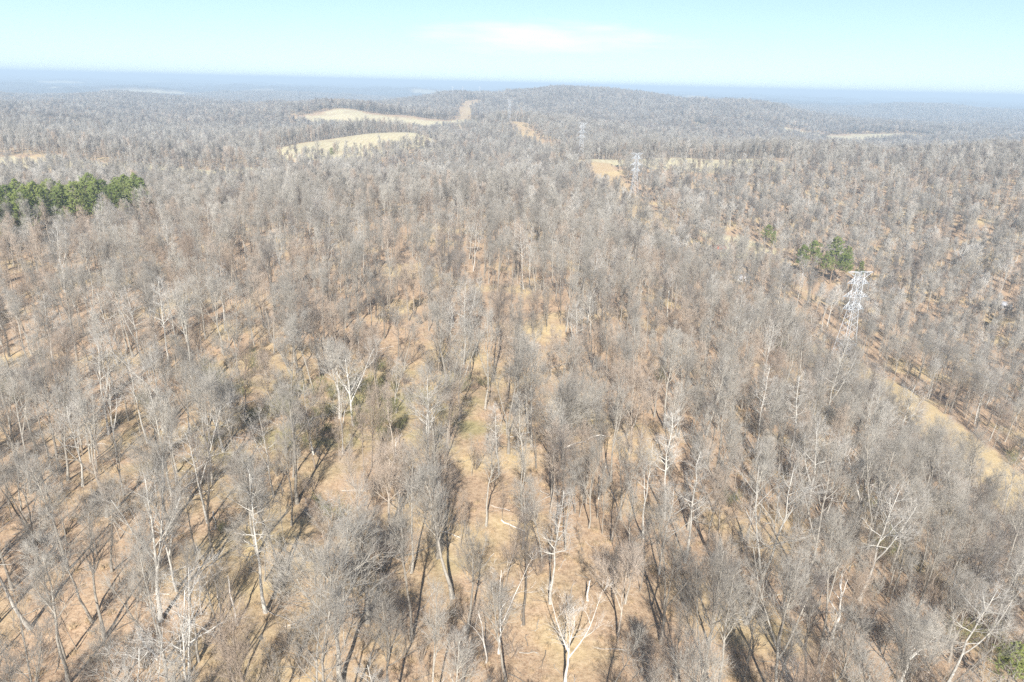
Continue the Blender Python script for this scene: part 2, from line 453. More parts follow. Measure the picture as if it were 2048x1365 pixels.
def spawn(rng, P, R_, n, t0, t1, ang, length, m, up, wig, rfac, rtip, even=True):
    """grow n children on every parent polyline; returns (N*n, m, 3) points and radii.
    length: f(parent_length, t) ; ang: (lo, hi) from the parent's direction"""
    N, mp = P.shape[:2]
    t = (np.arange(n)[None, :] + rng.uniform(.1, .9, (N, n))) / n if even else rng.uniform(0, 1, (N, n))
    t = t0 + (t1 - t0) * t
    f = t * (mp - 1); i = np.clip(f.astype(int), 0, mp - 2); w = (f - i)[..., None]
    rows = np.arange(N)[:, None]
    A = P[rows, i] * (1 - w) + P[rows, i + 1] * w
    tang = unit(P[rows, i + 1] - P[rows, i])
    pr = R_[rows, i] * (1 - w[..., 0]) + R_[rows, i + 1] * w[..., 0]
    plen = np.linalg.norm(np.diff(P, axis=1), axis=-1).sum(1)[:, None]
    L = length(plen, t) * rng.uniform(.75, 1.25, (N, n))
    az = rng.uniform(0, 6.28, (N, 1)) + np.arange(n)[None, :] * 2.399 + rng.uniform(-.5, .5, (N, n))
    ref = np.where(np.abs(tang[..., 2:3]) < .9, np.array([0, 0, 1.]), np.array([1., 0, 0]))
    a = unit(np.cross(tang, ref)); b = np.cross(tang, a)
    ph = rng.uniform(ang[0], ang[1], (N, n))[..., None]
    d = tang * np.cos(ph) + (a * np.cos(az)[..., None] + b * np.sin(az)[..., None]) * np.sin(ph)
    A = A.reshape(-1, 3); d = d.reshape(-1, 3); L = L.reshape(-1); pr = pr.reshape(-1)
    pts = [A]; cur = A
    for k in range(1, m):
        d = unit(d + np.array([0, 0, up]) / (m - 1) + rng.normal(0, wig, d.shape))
        cur = cur + d * (L / (m - 1))[:, None]
        pts.append(cur)
    Q = np.stack(pts, 1)
    r0 = np.minimum(pr * rfac, .05 + L * .03)
    RR = r0[:, None] * (1 - np.linspace(0, 1, m)[None, :] * (1 - rtip))
    return Q, RR

def grow(seed, H=22, r0=None, cb=.42, n1=15, n2=7, n3=5, n4=6, ang1=(.5, .95), spread=.30, up=.35, wig=.10,
         twig=1.05, tr=.0085, fork=0, lean=.03, lod=0, minr=.0, topshrink=.55, tl=1.0):
    """returns (trunk Acc, crown Acc): a leafless tree standing at the origin"""
    rng = np.random.default_rng(seed)
    r0 = r0 or H * .0105
    m = 9 if lod == 0 else 6
    tz = np.linspace(0, 1, m)
    wob = np.cumsum(rng.normal(0, H * .008, (m, 2)), 0); wob -= wob[0]
    P0 = np.zeros((1, m, 3)); P0[0, :, 2] = tz * H * .94 - .4 * (tz == 0)
    P0[0, :, :2] = wob + tz[:, None] ** 1.5 * H * lean * rng.normal(0, 1, 2)
    R0 = (r0 * (1 - .9 * tz ** .85) + .012)[None]
    R0[0, 0] *= 1.45
    T, C = Acc(), Acc()
    k0 = 7 if lod == 0 else 4
    T.tubes(P0, R0, k0, 0)
    src = [(P0, R0, cb, n1)]
    if fork:
        Pf, Rf = spawn(rng, P0, R0, fork, .30, .50, (.28, .55), lambda L, t: L * (1 - t) * 1.02, m, .35, .05, .85, .14)
        T.tubes(Pf, np.maximum(Rf, minr), max(4, k0 - 1), 0)
        src.append((Pf, Rf, .25, max(4, int(n1 * .6))))
    l1 = []
    for Pp, Rp, c0, nn in src:
        l1.append(spawn(rng, Pp, Rp, nn, c0, .985, ang1,
                        lambda L, t: H * spread * (1 - topshrink * (t - c0) / (1 - c0)), 6 if lod == 0 else 4, up, wig, .62, .18))
    P1 = np.concatenate([a for a, _ in l1]); R1 = np.concatenate([b for _, b in l1])
    C.tubes(P1, np.maximum(R1, minr), 5 if lod == 0 else 3, 0)
    P2, R2 = spawn(rng, P1, R1, n2, .18, 1.0, (.32, .72), lambda L, t: L * .62 * (1.15 - .5 * t), 4 if lod == 0 else 3, up * .9, wig * 1.1, .7, .3)
    C.tubes(P2, np.maximum(R2, minr), 3, 0)
    if lod == 2:
        P3, R3 = P2, R2
    else:
        P3, R3 = spawn(rng, P2, R2, n3, .15, 1.0, (.28, .66), lambda L, t: L * .62 * (1.15 - .4 * t), 3, up * .7, wig * 1.1, .75, .4)
        R3 = np.maximum(R3, tr * 1.0)
        C.tubes(P3, R3, 3, 1)
    N, mm = P3.shape[:2]
    P4, R4 = spawn(rng, P3, np.full((N, mm), 1.0), n4, .1, 1.0, (.22, .62), lambda L, t: 0 * L + twig * tl, 2, up * .6, .1, 1, 1)
    C.cones(P4[:, 0], P4[:, 1], tr, 1)
    return T, C

def shrub(seed, H=3.5, stems=10, n2=6, n3=4, twig=.5, tr=.011, spread=.5, lod=0):
    rng = np.random.default_rng(seed)
    C = Acc()
    m = 5 if lod == 0 else 4
    a = rng.uniform(0, 6.28, stems); w = rng.uniform(.1, spread, stems)
    d = np.stack([np.cos(a) * w, np.sin(a) * w, np.ones(stems)], 1); d = unit(d)
    L = H * rng.uniform(.6, 1.1, stems)
    pts = [np.stack([np.cos(a) * .18, np.sin(a) * .18, np.full(stems, -.15)], 1)]
    for k in range(1, m):
        d = unit(d + rng.normal(0, .09, d.shape)); pts.append(pts[-1] + d * (L / (m - 1))[:, None])
    P = np.stack(pts, 1); r = np.maximum(.012, L * .008)[:, None] * np.linspace(1, .3, m)[None]
    C.tubes(P, r, 4 if lod == 0 else 3, 0)
    P2, R2 = spawn(rng, P, r, n2, .25, 1, (.35, .8), lambda L, t: L * .38 * (1.2 - .5 * t), 3, .3, .15, .7, .4)
    R2 = np.maximum(R2, tr); C.tubes(P2, R2, 3, 1)
    P4, _ = spawn(rng, P2, R2, n3, .2, 1, (.4, .9), lambda L, t: 0 * L + twig, 2, .2, .15, 1, 1)
    C.cones(P4[:, 0], P4[:, 1], tr, 1)
    return C

def pine(seed, H=20, lod=0, cb=.35, wide=.2):
    """loblolly-like pine: bare lower trunk, whorls of level to rising limbs, needle tufts at their ends"""
    rng = np.random.default_rng(seed)
    m = 8; tz = np.linspace(0, 1, m)
    P0 = np.zeros((1, m, 3)); P0[0, :, 2] = tz * H - .4 * (tz == 0)
    P0[0, :, :2] = np.cumsum(rng.normal(0, H * .004, (m, 2)), 0)
    R0 = (H * .011 * (1 - .93 * tz) + .02)[None]
    T, C = Acc(), Acc()
    T.tubes(P0, R0, 6, 0)
    n1 = 44 if lod == 0 else 24
    P1, R1 = spawn(rng, P0, R0, n1, cb, .99, (1.0, 1.45), lambda L, t: H * wide * (1.15 - .95 * ((t - cb) / (1 - cb)) ** 1.3) * rng.uniform(.5, 1.2, t.shape), 4, .35, .1, .4, .3)
    T.tubes(P1, R1, 3, 0)
    P2, R2 = spawn(rng, P1, R1, 6 if lod == 0 else 5, .35, 1.0, (.4, 1.0), lambda L, t: .35 * L + .35, 3, .3, .15, .6, .5)
    T.tubes(P2, np.maximum(R2, .012), 3, 0)
    k = 40 if lod == 0 else 12
    tl, tr = (.50, .042) if lod == 0 else (.6, .07)
    P4, _ = spawn(rng, P2, R2, k, .35, 1.0, (.5, 1.35), lambda L, t: 0 * L + tl, 2, .5, .2, 1, 1)
    C.cones(P4[:, 0], P4[:, 1], tr, 0)
    return T, C

def snag(seed, H=7, r=.2, stubs=3, bend=.05, kinks=1.0):
    """broken dead trunk with a splintered tip and limb stubs"""
    rng = np.random.default_rng(seed); m = 8; tz = np.linspace(0, 1, m)
    P = np.zeros((1, m, 3)); P[0, :, 2] = tz * H - .3 * (tz == 0)
    P[0, :, :2] = np.cumsum(rng.normal(0, H * .014 * kinks, (m, 2)), 0) + tz[:, None] ** 2 * H * bend * rng.normal(0, 1, 2)
    R_ = (r * (1 - .55 * tz))[None]; R_[0, 0] *= 1.4
    T, B = Acc(), Acc()
    T.tubes(P, R_, 7, 0)
    top = P[0, -1]
    T.cones(top + rng.normal(0, r * .25, (5, 3)), top + np.stack([rng.normal(0, .1, 5), rng.normal(0, .1, 5), rng.uniform(.3, .9, 5)], 1), r * .28, 0)
    if stubs:
        Q, q = spawn(rng, P, R_, stubs, .4, .95, (.5, 1.1), lambda L, t: L * .32, 5, .3, .16, .6, .3)
        B.tubes(Q, q, 5, 0)
        Q2, q2 = spawn(rng, Q, q, 4, .3, 1, (.4, .9), lambda L, t: L * .5, 4, .2, .2, .65, .3)
        B.tubes(Q2, np.maximum(q2, .014), 3, 0)
    return T, (B if stubs else None)
# ================================================================== OBJECTS BELOW
rs = np.random.default_rng(5)
random.seed(5)
def gz(x, y): return float(height(np.array([x]), np.array([y]))[0])

# ------------------------------------------------------------------ haze
def make_haze():
    a = Acc(); a.box((0, 0, 0), (27500, 27500, 84))
    m = bpy.data.materials.new('haze_air'); m.use_nodes = True
    n, l = m.node_tree.nodes, m.node_tree.links; n.clear()
    o = n.new('ShaderNodeOutputMaterial'); v = n.new('ShaderNodeVolumePrincipled')
    v.inputs['Color'].default_value = (.70, .865, 1.0, 1)
    v.inputs['Density'].default_value = HAZE
    v.inputs['Anisotropy'].default_value = 0.0
    l.new(v.outputs[0], o.inputs['Volume'])
    h = link('haze', a.mesh('haze', [m]))
    h.location = (0, 0, 0)
    tag(h, 'thin pale blue haze hanging over the hills', 'haze', kind='stuff')
HAZE = 2.6e-4
make_haze()

# ------------------------------------------------------------------ transmission towers
M_INSUL = plain('insulator_glass', (.30, .33, .33), .3)
def tower_proto():
    H, zw, wb, ww, wt = 41.0, 25.3, 7.4, 2.9, 2.3
    def hw(z):   # half width of the body at height z
        return (wb + (ww - wb) * z / zw) / 2 if z < zw else (ww + (wt - ww) * (z - zw) / (H - zw)) / 2
    def c(i, z):
        w = hw(z); return np.array([(-w, w, w, -w)[i], (-w, -w, w, w)[i], z])
    parts = []
    for i in range(4):
        a = Acc(); a.tubes(np.array([[c(i, -.5), c(i, zw), c(i, H)]]), [[.17, .13, .10]], 4)
        parts.append(('leg', a))
    br = Acc(); seg = []
    levels = [0.3, 6.2, 10.4, 14.2, 17.4, 20.2, 22.8, 25.3, 27.9, 30.6, 33.4, 36.3, 38.7, 41.0]
    for k, (z0, z1) in enumerate(zip(levels[:-1], levels[1:])):
        for i in range(4):
            j = (i + 1) % 4
            if k == 0:
                mid = (c(i, z1) + c(j, z1)) / 2
                seg += [(c(i, z0), mid), (c(j, z0), mid)]
                for q in (.5,):
                    seg += [(c(i, z0) * (1 - q) + mid * q, c(i, z1 * .75)), (c(j, z0) * (1 - q) + mid * q, c(j, z1 * .75))]
            else:
                seg += [(c(i, z0), c(j, z1)), (c(j, z0), c(i, z1))]
            if k in (0, 1, 6, 7, 8, 9, 10, 11, 12): seg.append((c(i, z1), c(j, z1)))
    def rods(acc, sg, r):
        P = np.array([[p, q] for p, q in sg]); acc.tubes(P, np.full((len(P), 2), r), 4)
    rods(br, seg, .055); parts.append(('bracing', br))
    def arm(z, half, ztop, s):
        a = Acc(); sg = []; w = hw(z); w2 = hw(ztop)
        if True:
            tip = np.array([s * half, 0, z])
            for y in (-1, 1):
                root = np.array([s * w, y * w, z]); rt = np.array([s * w2, y * w2, ztop])
                sg += [(root, tip), (rt, tip)]
                for q in (.35, .65):
                    sg.append((root * (1 - q) + tip * q, rt * (1 - q) + tip * q))
                sg.append((root * .65 + tip * .35, rt))
            for q in (.3, .6):
                sg.append((np.array([s * w, -w, z]) * (1 - q) + tip * q, np.array([s * w, w, z]) * (1 - q) + tip * q))
        rods(a, sg, .11)
        b = Acc(); zz = z - np.linspace(0, 2.2, 12)      # hanging insulator string of discs
        b.tubes(np.stack([np.full(12, s * half), np.zeros(12), zz], 1)[None], [np.where(np.arange(12) % 2, .13, .05)], 6)
        return a, b
    for q in (-1, 1):
        parts += [('cross_arm', arm(36.3, 4.85, 38.7, q)), ('cross_arm', arm(30.6, 5.75, 33.0, q)), ('cross_arm', arm(25.3, 4.75, 28.0, q))]
    for s in (-1, 1):
        a = Acc(); sg = []
        tip = np.array([s * 5.55, 0, H + .1])
        for y in (-1, 1):
            sg += [(np.array([s * hw(38.7), y * hw(38.7), 38.7]), tip), (np.array([s * hw(H), y * hw(H), H]), tip)]
        sg.append((np.array([s * 3.2, .4, 40.9]), np.array([s * 3.2, 0, 39.75])))
        rods(a, sg, .11); parts.append(('peak_arm', a))
    out = []
    for n, a in parts:
        sub = None
        if isinstance(a, tuple): a, sub = a[0], a[1].mesh('tower_insulator', [M_INSUL])
        out.append((n, a.mesh('tower_' + n, [M_STEEL]), sub))
    return out
TP = tower_proto()
def put_tower(x, y, rz, sc, label, zoff=0):
    e = link('transmission_tower', None); e.location = (x, y, gz(x, y) + zoff); e.rotation_euler = (0, 0, rz); e.scale = (sc,) * 3
    tag(e, label, 'pylon', 'steel lattice towers of the power line')
    for n, me, sub in TP:
        o = link(n, me, e)
        if sub: link('insulator', sub, o)
    return e
put_tower(125, 240, rad(8), .88, 'white steel lattice tower rising from the brush beside the grassy strip, in front of pines')
put_tower(96, 562, rad(3), .88, 'steel lattice tower beside the scrubby strip below the hilltop hay field')
put_tower(65, 712, rad(-4), .88, 'steel lattice tower half sunk in grey woods left of the hilltop hay field')
put_tower(-14, 1211, rad(0), .88, 'distant steel lattice tower standing on a bare rusty knoll')
put_tower(-44, 1640, rad(0), .88, 'far steel lattice tower with only its top arms above the woods', -14)
put_tower(-135, 2560, rad(0), .88, 'faint far tower on the wooded hill just right of the cleared cut', 4)
put_tower(-226, 2500, rad(0), .88, 'faint far tower left of the cleared cut, leftmost of the pair', 4)
put_tower(-208, 2720, rad(0), .9, 'faint far tower left of the cleared cut, nearer the cut of the pair', 4)

# overhead wires, one thing per wire and span
M_WIRE = plain('wire_metal', (.34, .35, .36), .5)
TW = [(150, -80, 0.17), (125, 240, rad(8)), (96, 562, rad(3)), (65, 712, rad(-4)), (-14, 1211, 0)]
put_tower(150, -80, .17, .88, 'steel lattice tower low on the valley slope with wires passing the near brush')
SPAN = ['the low slope tower and the brush-side tower', 'the brush-side tower and the strip tower', 'the strip tower and the half-sunk tower', 'the half-sunk tower and the knoll tower']
for (a, b, lab) in zip(TW[:-1], TW[1:], SPAN):
    za, zb = gz(a[0], a[1]), gz(b[0], b[1])
    for half, zz in ((-4.85, 34.1), (4.85, 34.1), (-5.75, 28.4), (5.75, 28.4), (-4.75, 23.1), (4.75, 23.1), (-5.55, 41.1), (5.55, 41.1)):
        p = np.array([a[0] + half * .88 * math.cos(a[2]), a[1] + half * .88 * math.sin(a[2]), za + zz * .88])
        q = np.array([b[0] + half * .88 * math.cos(b[2]), b[1] + half * .88 * math.sin(b[2]), zb + zz * .88])
        t = np.linspace(0, 1, 17)[:, None]; P = p * (1 - t) + q * t
        P[:, 2] -= 4 * t[:, 0] * (1 - t[:, 0]) * np.linalg.norm(q - p) * (.028 if zz < 40 else .02)
        A = Acc(); A.tubes(P[None], np.full((1, 17), .022), 3)
        L_ = 'thin overhead wire sagging between ' + lab
        tag(link('power_line_wire', A.mesh('wire', [M_WIRE])), L_, 'wire', L_)

# ------------------------------------------------------------------ tree kinds
KINDS = {
 # key: (bark, grow arguments, name, label, group)
 'narrow': ('grey', dict(H=22, n1=18, n2=6, n3=4, n4=5, ang1=(.35, .72), spread=0.185, cb=0.49), 'leafless_tree',
            'grey leafless tree with narrow upswept crown'),
 'forked': ('grey', dict(H=23, n1=14, n2=6, n3=4, n4=4, ang1=(.45, .85), spread=0.185, cb=0.57, fork=1, wig=.13), 'leafless_tree',
            'grey leafless tree forked into two leaders'),
 'round': ('grey', dict(H=20, n1=19, n2=7, n3=4, n4=5, ang1=(.6, 1.05), spread=0.244, cb=0.43, topshrink=.4), 'leafless_tree',
           'grey leafless tree with broad round crown'),
 'crooked': ('pale', dict(H=23, n1=13, n2=6, n3=3, n4=3, ang1=(.55, 1.05), spread=0.222, cb=0.52, fork=1, wig=.24, up=.3, tr=.0095), 'pale_tree',
             'pale-barked leafless tree with crooked limbs'),
 'rosy': ('rosy', dict(H=18, n1=20, n2=7, n3=4, n4=6, ang1=(.45, .9), spread=0.222, cb=0.41, topshrink=.35), 'rosy_tree',
          'rosy brown leafless tree with domed crown'),
 'rosynarrow': ('rosy', dict(H=20, n1=18, n2=6, n3=4, n4=5, ang1=(.3, .65), spread=0.178, cb=0.47), 'rosy_tree',
                'rosy brown leafless tree with feathery crown'),
 'dark': ('dark', dict(H=21, n1=16, n2=6, n3=4, n4=4, ang1=(.5, 1.0), spread=0.207, cb=0.47, wig=.16), 'leafless_tree',
          'dark-barked leafless tree with angular crown'),
 'tiered': ('pale', dict(H=22, n1=23, n2=6, n3=3, n4=3, ang1=(.95, 1.4), spread=0.141, cb=0.45, up=.3, topshrink=.7, tr=.0095), 'pale_tree',
            'pale-barked leafless tree with level branch tiers'),
 'vase': ('grey', dict(H=21, n1=12, n2=6, n3=4, n4=4, ang1=(.35, .75), spread=0.178, cb=0.62, fork=3, wig=.1), 'leafless_tree',
          'grey leafless tree opening like a vase'),
 'leaner': ('grey', dict(H=20, n1=16, n2=6, n3=3, n4=4, ang1=(.45, .9), spread=0.185, cb=0.57, lean=.13, wig=.15), 'leafless_tree',
            'leaning grey leafless tree with lopsided crown'),
 'pole': ('grey', dict(H=15, r0=.085, n1=14, n2=4, n3=3, n4=3, ang1=(.35, .8), spread=0.126, cb=0.47, twig=.8), 'young_tree',
          'slim grey leafless pole tree'),
 'rosypole': ('rosy', dict(H=12, r0=.07, n1=15, n2=4, n3=3, n4=4, ang1=(.3, .7), spread=0.163, cb=0.29, twig=.8), 'young_tree',
              'small rosy brown leafless brushy tree'),
}
PROTO, FARCOL, NEARCOL = {}, bpy.data.collections.new('far_tree_kinds'), bpy.data.collections.new('near_tree_kinds')
def joined(name, T, C, mb, mt, trunk_mats=1):
    """trunk and crown of one tree in one mesh, for the far woods"""
    A = Acc()
    for X in (T, C):
        if X is None: continue
        v, f3, f4, m3, m4 = X.arrays()
        A.v.append(v); A.f3.append(f3 + A.n); A.f4.append(f4 + A.n); A.m3.append(m3); A.m4.append(m4); A.n += len(v)
    return A
KEYS = list(KINDS)
for i, (k, (mb, kw, nm, lab)) in enumerate(KINDS.items()):
    vs = []
    for q in range(3):
        T, C = grow(100 + i * 17 + q * 3, **kw)
        tm, cm = T.mesh('trunk_' + k, [MB[mb]], True), C.mesh('crown_' + k, [MB[mb], MT[mb]])
        vs.append((tm, cm))
        if q == 0:
            me = joined(k, T, C, mb, mb).mesh('near_%02d' % i, [MB[mb], MT[mb]])
            NEARCOL.objects.link(bpy.data.objects.new('near_%02d' % i, me))
            kw2 = dict(kw); kw2.update(n2=6, n3=1, n4=9, tr=.022, lod=2, minr=.028, twig=1.7)
            T2, C2 = grow(400 + i, **kw2)
            me = joined(k, T2, C2, mb, mb).mesh('far_%02d' % i, [MB[mb], MT[mb]])
            FARCOL.objects.link(bpy.data.objects.new('far_%02d' % i, me))
    PROTO[k] = vs

def gn_scatter(name, pts, idx, rot, scl, tint, col, label, cat):
    me = bpy.data.meshes.new(name)
    me.vertices.add(len(pts)); me.vertices.foreach_set('co', np.asarray(pts, np.float32).ravel())
    for an, ty, v in (('idx', 'INT', idx), ('scl', 'FLOAT', scl), ('tint', 'FLOAT', tint)):
        a = me.attributes.new(an, ty, 'POINT'); a.data.foreach_set('value', np.asarray(v, np.int32 if ty == 'INT' else np.float32))
    a = me.attributes.new('rot', 'FLOAT_VECTOR', 'POINT'); a.data.foreach_set('vector', np.asarray(rot, np.float32).ravel())
    o = link(name, me)
    ng = bpy.data.node_groups.new('scatter_' + name, 'GeometryNodeTree')
    ng.interface.new_socket('Geometry', in_out='INPUT', socket_type='NodeSocketGeometry')
    ng.interface.new_socket('Geometry', in_out='OUTPUT', socket_type='NodeSocketGeometry')
    n, l = ng.nodes, ng.links
    gi, go = n.new('NodeGroupInput'), n.new('NodeGroupOutput')
    ip = n.new('GeometryNodeInstanceOnPoints'); ci = n.new('GeometryNodeCollectionInfo')
    ci.inputs['Collection'].default_value = col
    ci.inputs['Separate Children'].default_value = True; ci.inputs['Reset Children'].default_value = True
    def at(nm, ty):
        x = n.new('GeometryNodeInputNamedAttribute'); x.data_type = ty; x.inputs['Name'].default_value = nm
        return [s for s in x.outputs if s.name == 'Attribute' and s.enabled][0]
    l.new(gi.outputs[0], ip.inputs['Points']); l.new(ci.outputs[0], ip.inputs['Instance'])
    ip.inputs['Pick Instance'].default_value = True
    l.new(at('idx', 'INT'), ip.inputs['Instance Index']); l.new(at('scl', 'FLOAT'), ip.inputs['Scale'])
    l.new(at('rot', 'FLOAT_VECTOR'), ip.inputs['Rotation'])
    l.new(ip.outputs[0], go.inputs[0])
    md = o.modifiers.new('scatter', 'NODES'); md.node_group = ng
    tag(o, label, cat, kind='stuff')
    return o

# ------------------------------------------------------------------ where trees stand
def darts(s, d0, d1, half, seed, tries=1.6):
    """random points at least s apart, between two distances within a bearing wedge"""
    r = np.random.default_rng(seed)
    n = int(half * (d1 * d1 - d0 * d0) / (s * s) * tries)
    dd = np.sqrt(r.uniform(d0 * d0, d1 * d1, n)); bb = r.uniform(-half, half, n)
    X, Y = dd * np.sin(bb), dd * np.cos(bb)
    ci, cj = np.floor(X / s).astype(int).tolist(), np.floor(Y / s).astype(int).tolist()
    xs, ys = X.tolist(), Y.tolist(); cells = {}; keep = []
    s2 = s * s
    nb = [(a, b) for a in (-1, 0, 1) for b in (-1, 0, 1)]
    for i in range(n):
        a0, b0, px, py = ci[i], cj[i], xs[i], ys[i]
        ok = True
        for a, b in nb:
            c = cells.get((a0 + a, b0 + b))
            if c is not None and (c[0] - px) ** 2 + (c[1] - py) ** 2 < s2: ok = False; break
        if ok: cells[(a0, b0)] = (px, py); keep.append(i)
    return X[keep], Y[keep]
HALF = rad(44)
WIDE = rad(51)       # the near ground fans out wider than the horizon in a down-tilted view
def in_view(x, y, z, tall):
    """does a tree with this foot and height show in the picture?"""
    k = np.zeros(np.shape(x), bool)
    for h in (0, .5, 1):
        P = np.stack([x, y, z + tall * h - CAM_Z], -1)
        w = P @ np.array(_F); u = P @ np.array(_R) / w; v = P @ np.array(_U) / w
        k |= (w > 0) & (np.abs(u) < .76) & (np.abs(v) < .505)
    return k
def near_tower(x, y, r=6.5):
    k = np.zeros(np.shape(x), bool)
    for a, b, _ in TOWERS: k |= np.hypot(x - a, y - b) < r
    return k
def patches(x, y, seed_shift=0.0):
    return wsum(_w_mid, x * 2.2 + seed_shift, y * 2.2 - seed_shift)

# weights of the kinds vary from stand to stand
def pick_kinds(x, y, r):
    n = len(x)
    w = np.tile(np.array([1.8, 1.2, .7, .45, .6, 1.0, .6, .3, 1.0, .8, 1.2, .6]), (n, 1))
    p1, p2 = patches(x, y), patches(x, y, 333.)
    w[:, [4, 5, 11]] *= np.exp(.9 * p1)[:, None]
    w[:, [3, 7]] *= np.exp(.8 * p2)[:, None]
    w[:, 6] *= np.exp(-.7 * p2)
    w[:, 6] *= 1 + 2.2 * sstep(260, 900, np.hypot(x, y)); w[:, [3, 7]] *= (1 - .7 * sstep(260, 900, np.hypot(x, y)))[:, None]
    c = np.cumsum(w, 1); c /= c[:, -1:]
    return (r.uniform(0, 1, n)[:, None] > c).sum(1)

KEEP = []     # spots kept free for single trees (x, y, radius)
def free(x, y):
    k = np.ones(np.shape(x), bool)
    for a, b, r in KEEP: k &= np.hypot(x - a, y - b) > r
    return k
# ------------------------------------------------------------------ single trees one can point to
def part(e, pn, acc, mats, tint=.5, smooth=False):
    o = link(pn, acc.mesh(pn, mats, smooth), e); o['tint'] = tint; return o
NAMED = []     # (x, y, short phrase) to say what other trees stand beside
def hero(name, label, x, y, rz, tint, mb, mt, tilt=(0, 0), keep=3.0, near=None, seed=1, extra=None, cat='tree', **kw):
    e = link(name, None); e.location = (x, y, gz(x, y) - .1); e.rotation_euler = (tilt[0], tilt[1], rz)
    tag(e, label, cat)
    T, C = grow(seed, **kw)
    part(e, 'trunk', T, [mb], tint, True); part(e, 'crown', C, [mb, mt], tint)
    if extra:
        for pn, acc, m in extra: part(e, pn, acc, [m], .8)
    KEEP.append((x, y, keep))
    if near: NAMED.append((x, y, near))
    return e
G, Pk, Rk = (MB['grey'], MT['grey']), (MB['pale'], MT['grey']), (MB['rosy'], MT['rosy'])
def limb(pts, r0, r1):
    a = Acc(); p = np.array([pts], float); a.tubes(p, [np.linspace(r0, r1, len(pts))], 6); return a
hero('fan_crowned_tree', 'broad fan-crowned grey leafless tree with one broken bleached limb', 9.4, 103.8, .4, .72, *G, seed=51, keep=4.5, near='the broad fan-crowned tree',
     H=15, r0=.34, cb=.34, n1=12, n2=8, n3=5, n4=6, ang1=(.45, .95), spread=.36, up=.30, fork=4, wig=.07, topshrink=.3,
     extra=[('broken_limb', limb([(0, 0, 4.2), (1.8, -.5, 5.0), (3.4, -1.1, 5.4), (4.9, -1.2, 6.2), (6.2, -1.7, 6.5), (7.2, -1.7, 6.0)], .15, .07), M_DEAD)])
hero('fan_crowned_tree', 'fan-crowned tan leafless tree with straight radiating limbs', 22.7, 112.7, 1.4, .7, *Rk, seed=52, keep=4, near='the tan radiating fan tree',
     H=15.5, r0=.27, cb=.36, n1=16, n2=8, n3=5, n4=6, ang1=(.5, .95), spread=.34, up=.25, fork=2, wig=.06)
hero('pale_tree', 'big pale leafless tree split low into two long white leaders', -13.6, 99.7, .3, .6, *Pk, seed=53, keep=4.5, near='the big pale split tree',
     H=19, r0=.27, cb=.45, n1=14, n2=7, n3=5, n4=6, ang1=(.6, 1.1), spread=.27, fork=1, wig=.16)
hero('pale_tree', 'bushy whitish leafless tree over the olive thicket', -49.8, 104.2, 2.0, .7, *Pk, seed=54, keep=5.5, near='the bushy whitish tree',
     H=14, r0=.24, cb=.35, n1=16, n2=8, n3=5, n4=6, ang1=(.5, 1.1), spread=.36, fork=2, wig=.2)
hero('pale_tree', 'slim white-barked leafless tree with few short limbs in the thicket', -33.8, 103.2, 1.0, .95, *Pk, seed=55, keep=3,
     H=14, r0=.15, cb=.4, n1=13, n2=6, n3=3, n4=4, ang1=(.9, 1.4), spread=.17, wig=.18)
hero('pale_tree', 'pale leafless tree leaning over the olive thicket, straightest of two', -32.8, 117.0, .2, .85, *Pk, seed=56, keep=3,
     H=15, r0=.2, cb=.5, n1=12, n2=7, n3=4, n4=5, ang1=(.4, .9), spread=.26, fork=1)
hero('pale_tree', 'pale leafless tree with low fork beside the olive thicket', -29.5, 114.6, 1.8, .95, *Pk, seed=57, keep=3, tilt=(0, .12),
     H=14, r0=.22, cb=.4, n1=11, n2=6, n3=4, n4=5, ang1=(.5, 1.0), spread=.3, fork=2, wig=.2)
hero('leaning_tree', 'tall pale leaning tree over the rust-brown slope with long bare trunk', -56.4, 63.5, .9, .4, *Pk, seed=58, keep=4, tilt=(0, -.14), near='the tall leaning pale tree',
     H=20, r0=.24, cb=.5, n1=10, n2=6, n3=4, n4=5, ang1=(.6, 1.1), spread=.24, wig=.16)
hero('leafless_tree', 'tall slender leafless tree with crown high above bare leaf litter', -46.9, 55.3, .9, .7, *G, seed=59, keep=4, tilt=(0, -.03),
     H=18.5, r0=.19, cb=.5, n1=13, n2=7, n3=5, n4=6, ang1=(.5, 1.0), spread=.21, wig=.12)
hero('leaning_tree', 'thin grey tree leaning left across the rust-brown slope', -49.6, 64.4, .3, .6, *G, seed=60, keep=3, tilt=(0, -.17),
     H=16.5, r0=.16, cb=.5, n1=10, n2=6, n3=4, n4=5, ang1=(.5, 1.0), spread=.2, wig=.15)
hero('dark_forked_tree', 'dark low-forked leafless tree casting a heavy shadow', -49.0, 82.4, .8, .4, MB['dark'], MT['grey'], seed=61, keep=4,
     H=15, r0=.26, cb=.4, n1=11, n2=7, n3=5, n4=6, ang1=(.5, 1.0), spread=.28, fork=2, wig=.16)
hero('pale_tree', 'pale leafless tree with several steep white stems from one trunk', -41.3, 64.5, 2.4, .45, *Pk, seed=62, keep=4, near='the steep-stemmed pale tree',
     H=20.5, r0=.26, cb=.42, n1=12, n2=6, n3=4, n4=5, ang1=(.35, .8), spread=.2, fork=3, wig=.13)
hero('tiered_tree', 'pale leafless tree with level spreading tiers above straw ground', -29.5, 66.7, 1.1, .5, *Pk, seed=63, keep=4, near='the tiered pale tree',
     H=20.5, r0=.22, cb=.42, n1=24, n2=7, n3=5, n4=6, ang1=(.95, 1.4), spread=.19, up=.35, topshrink=.6, wig=.1)
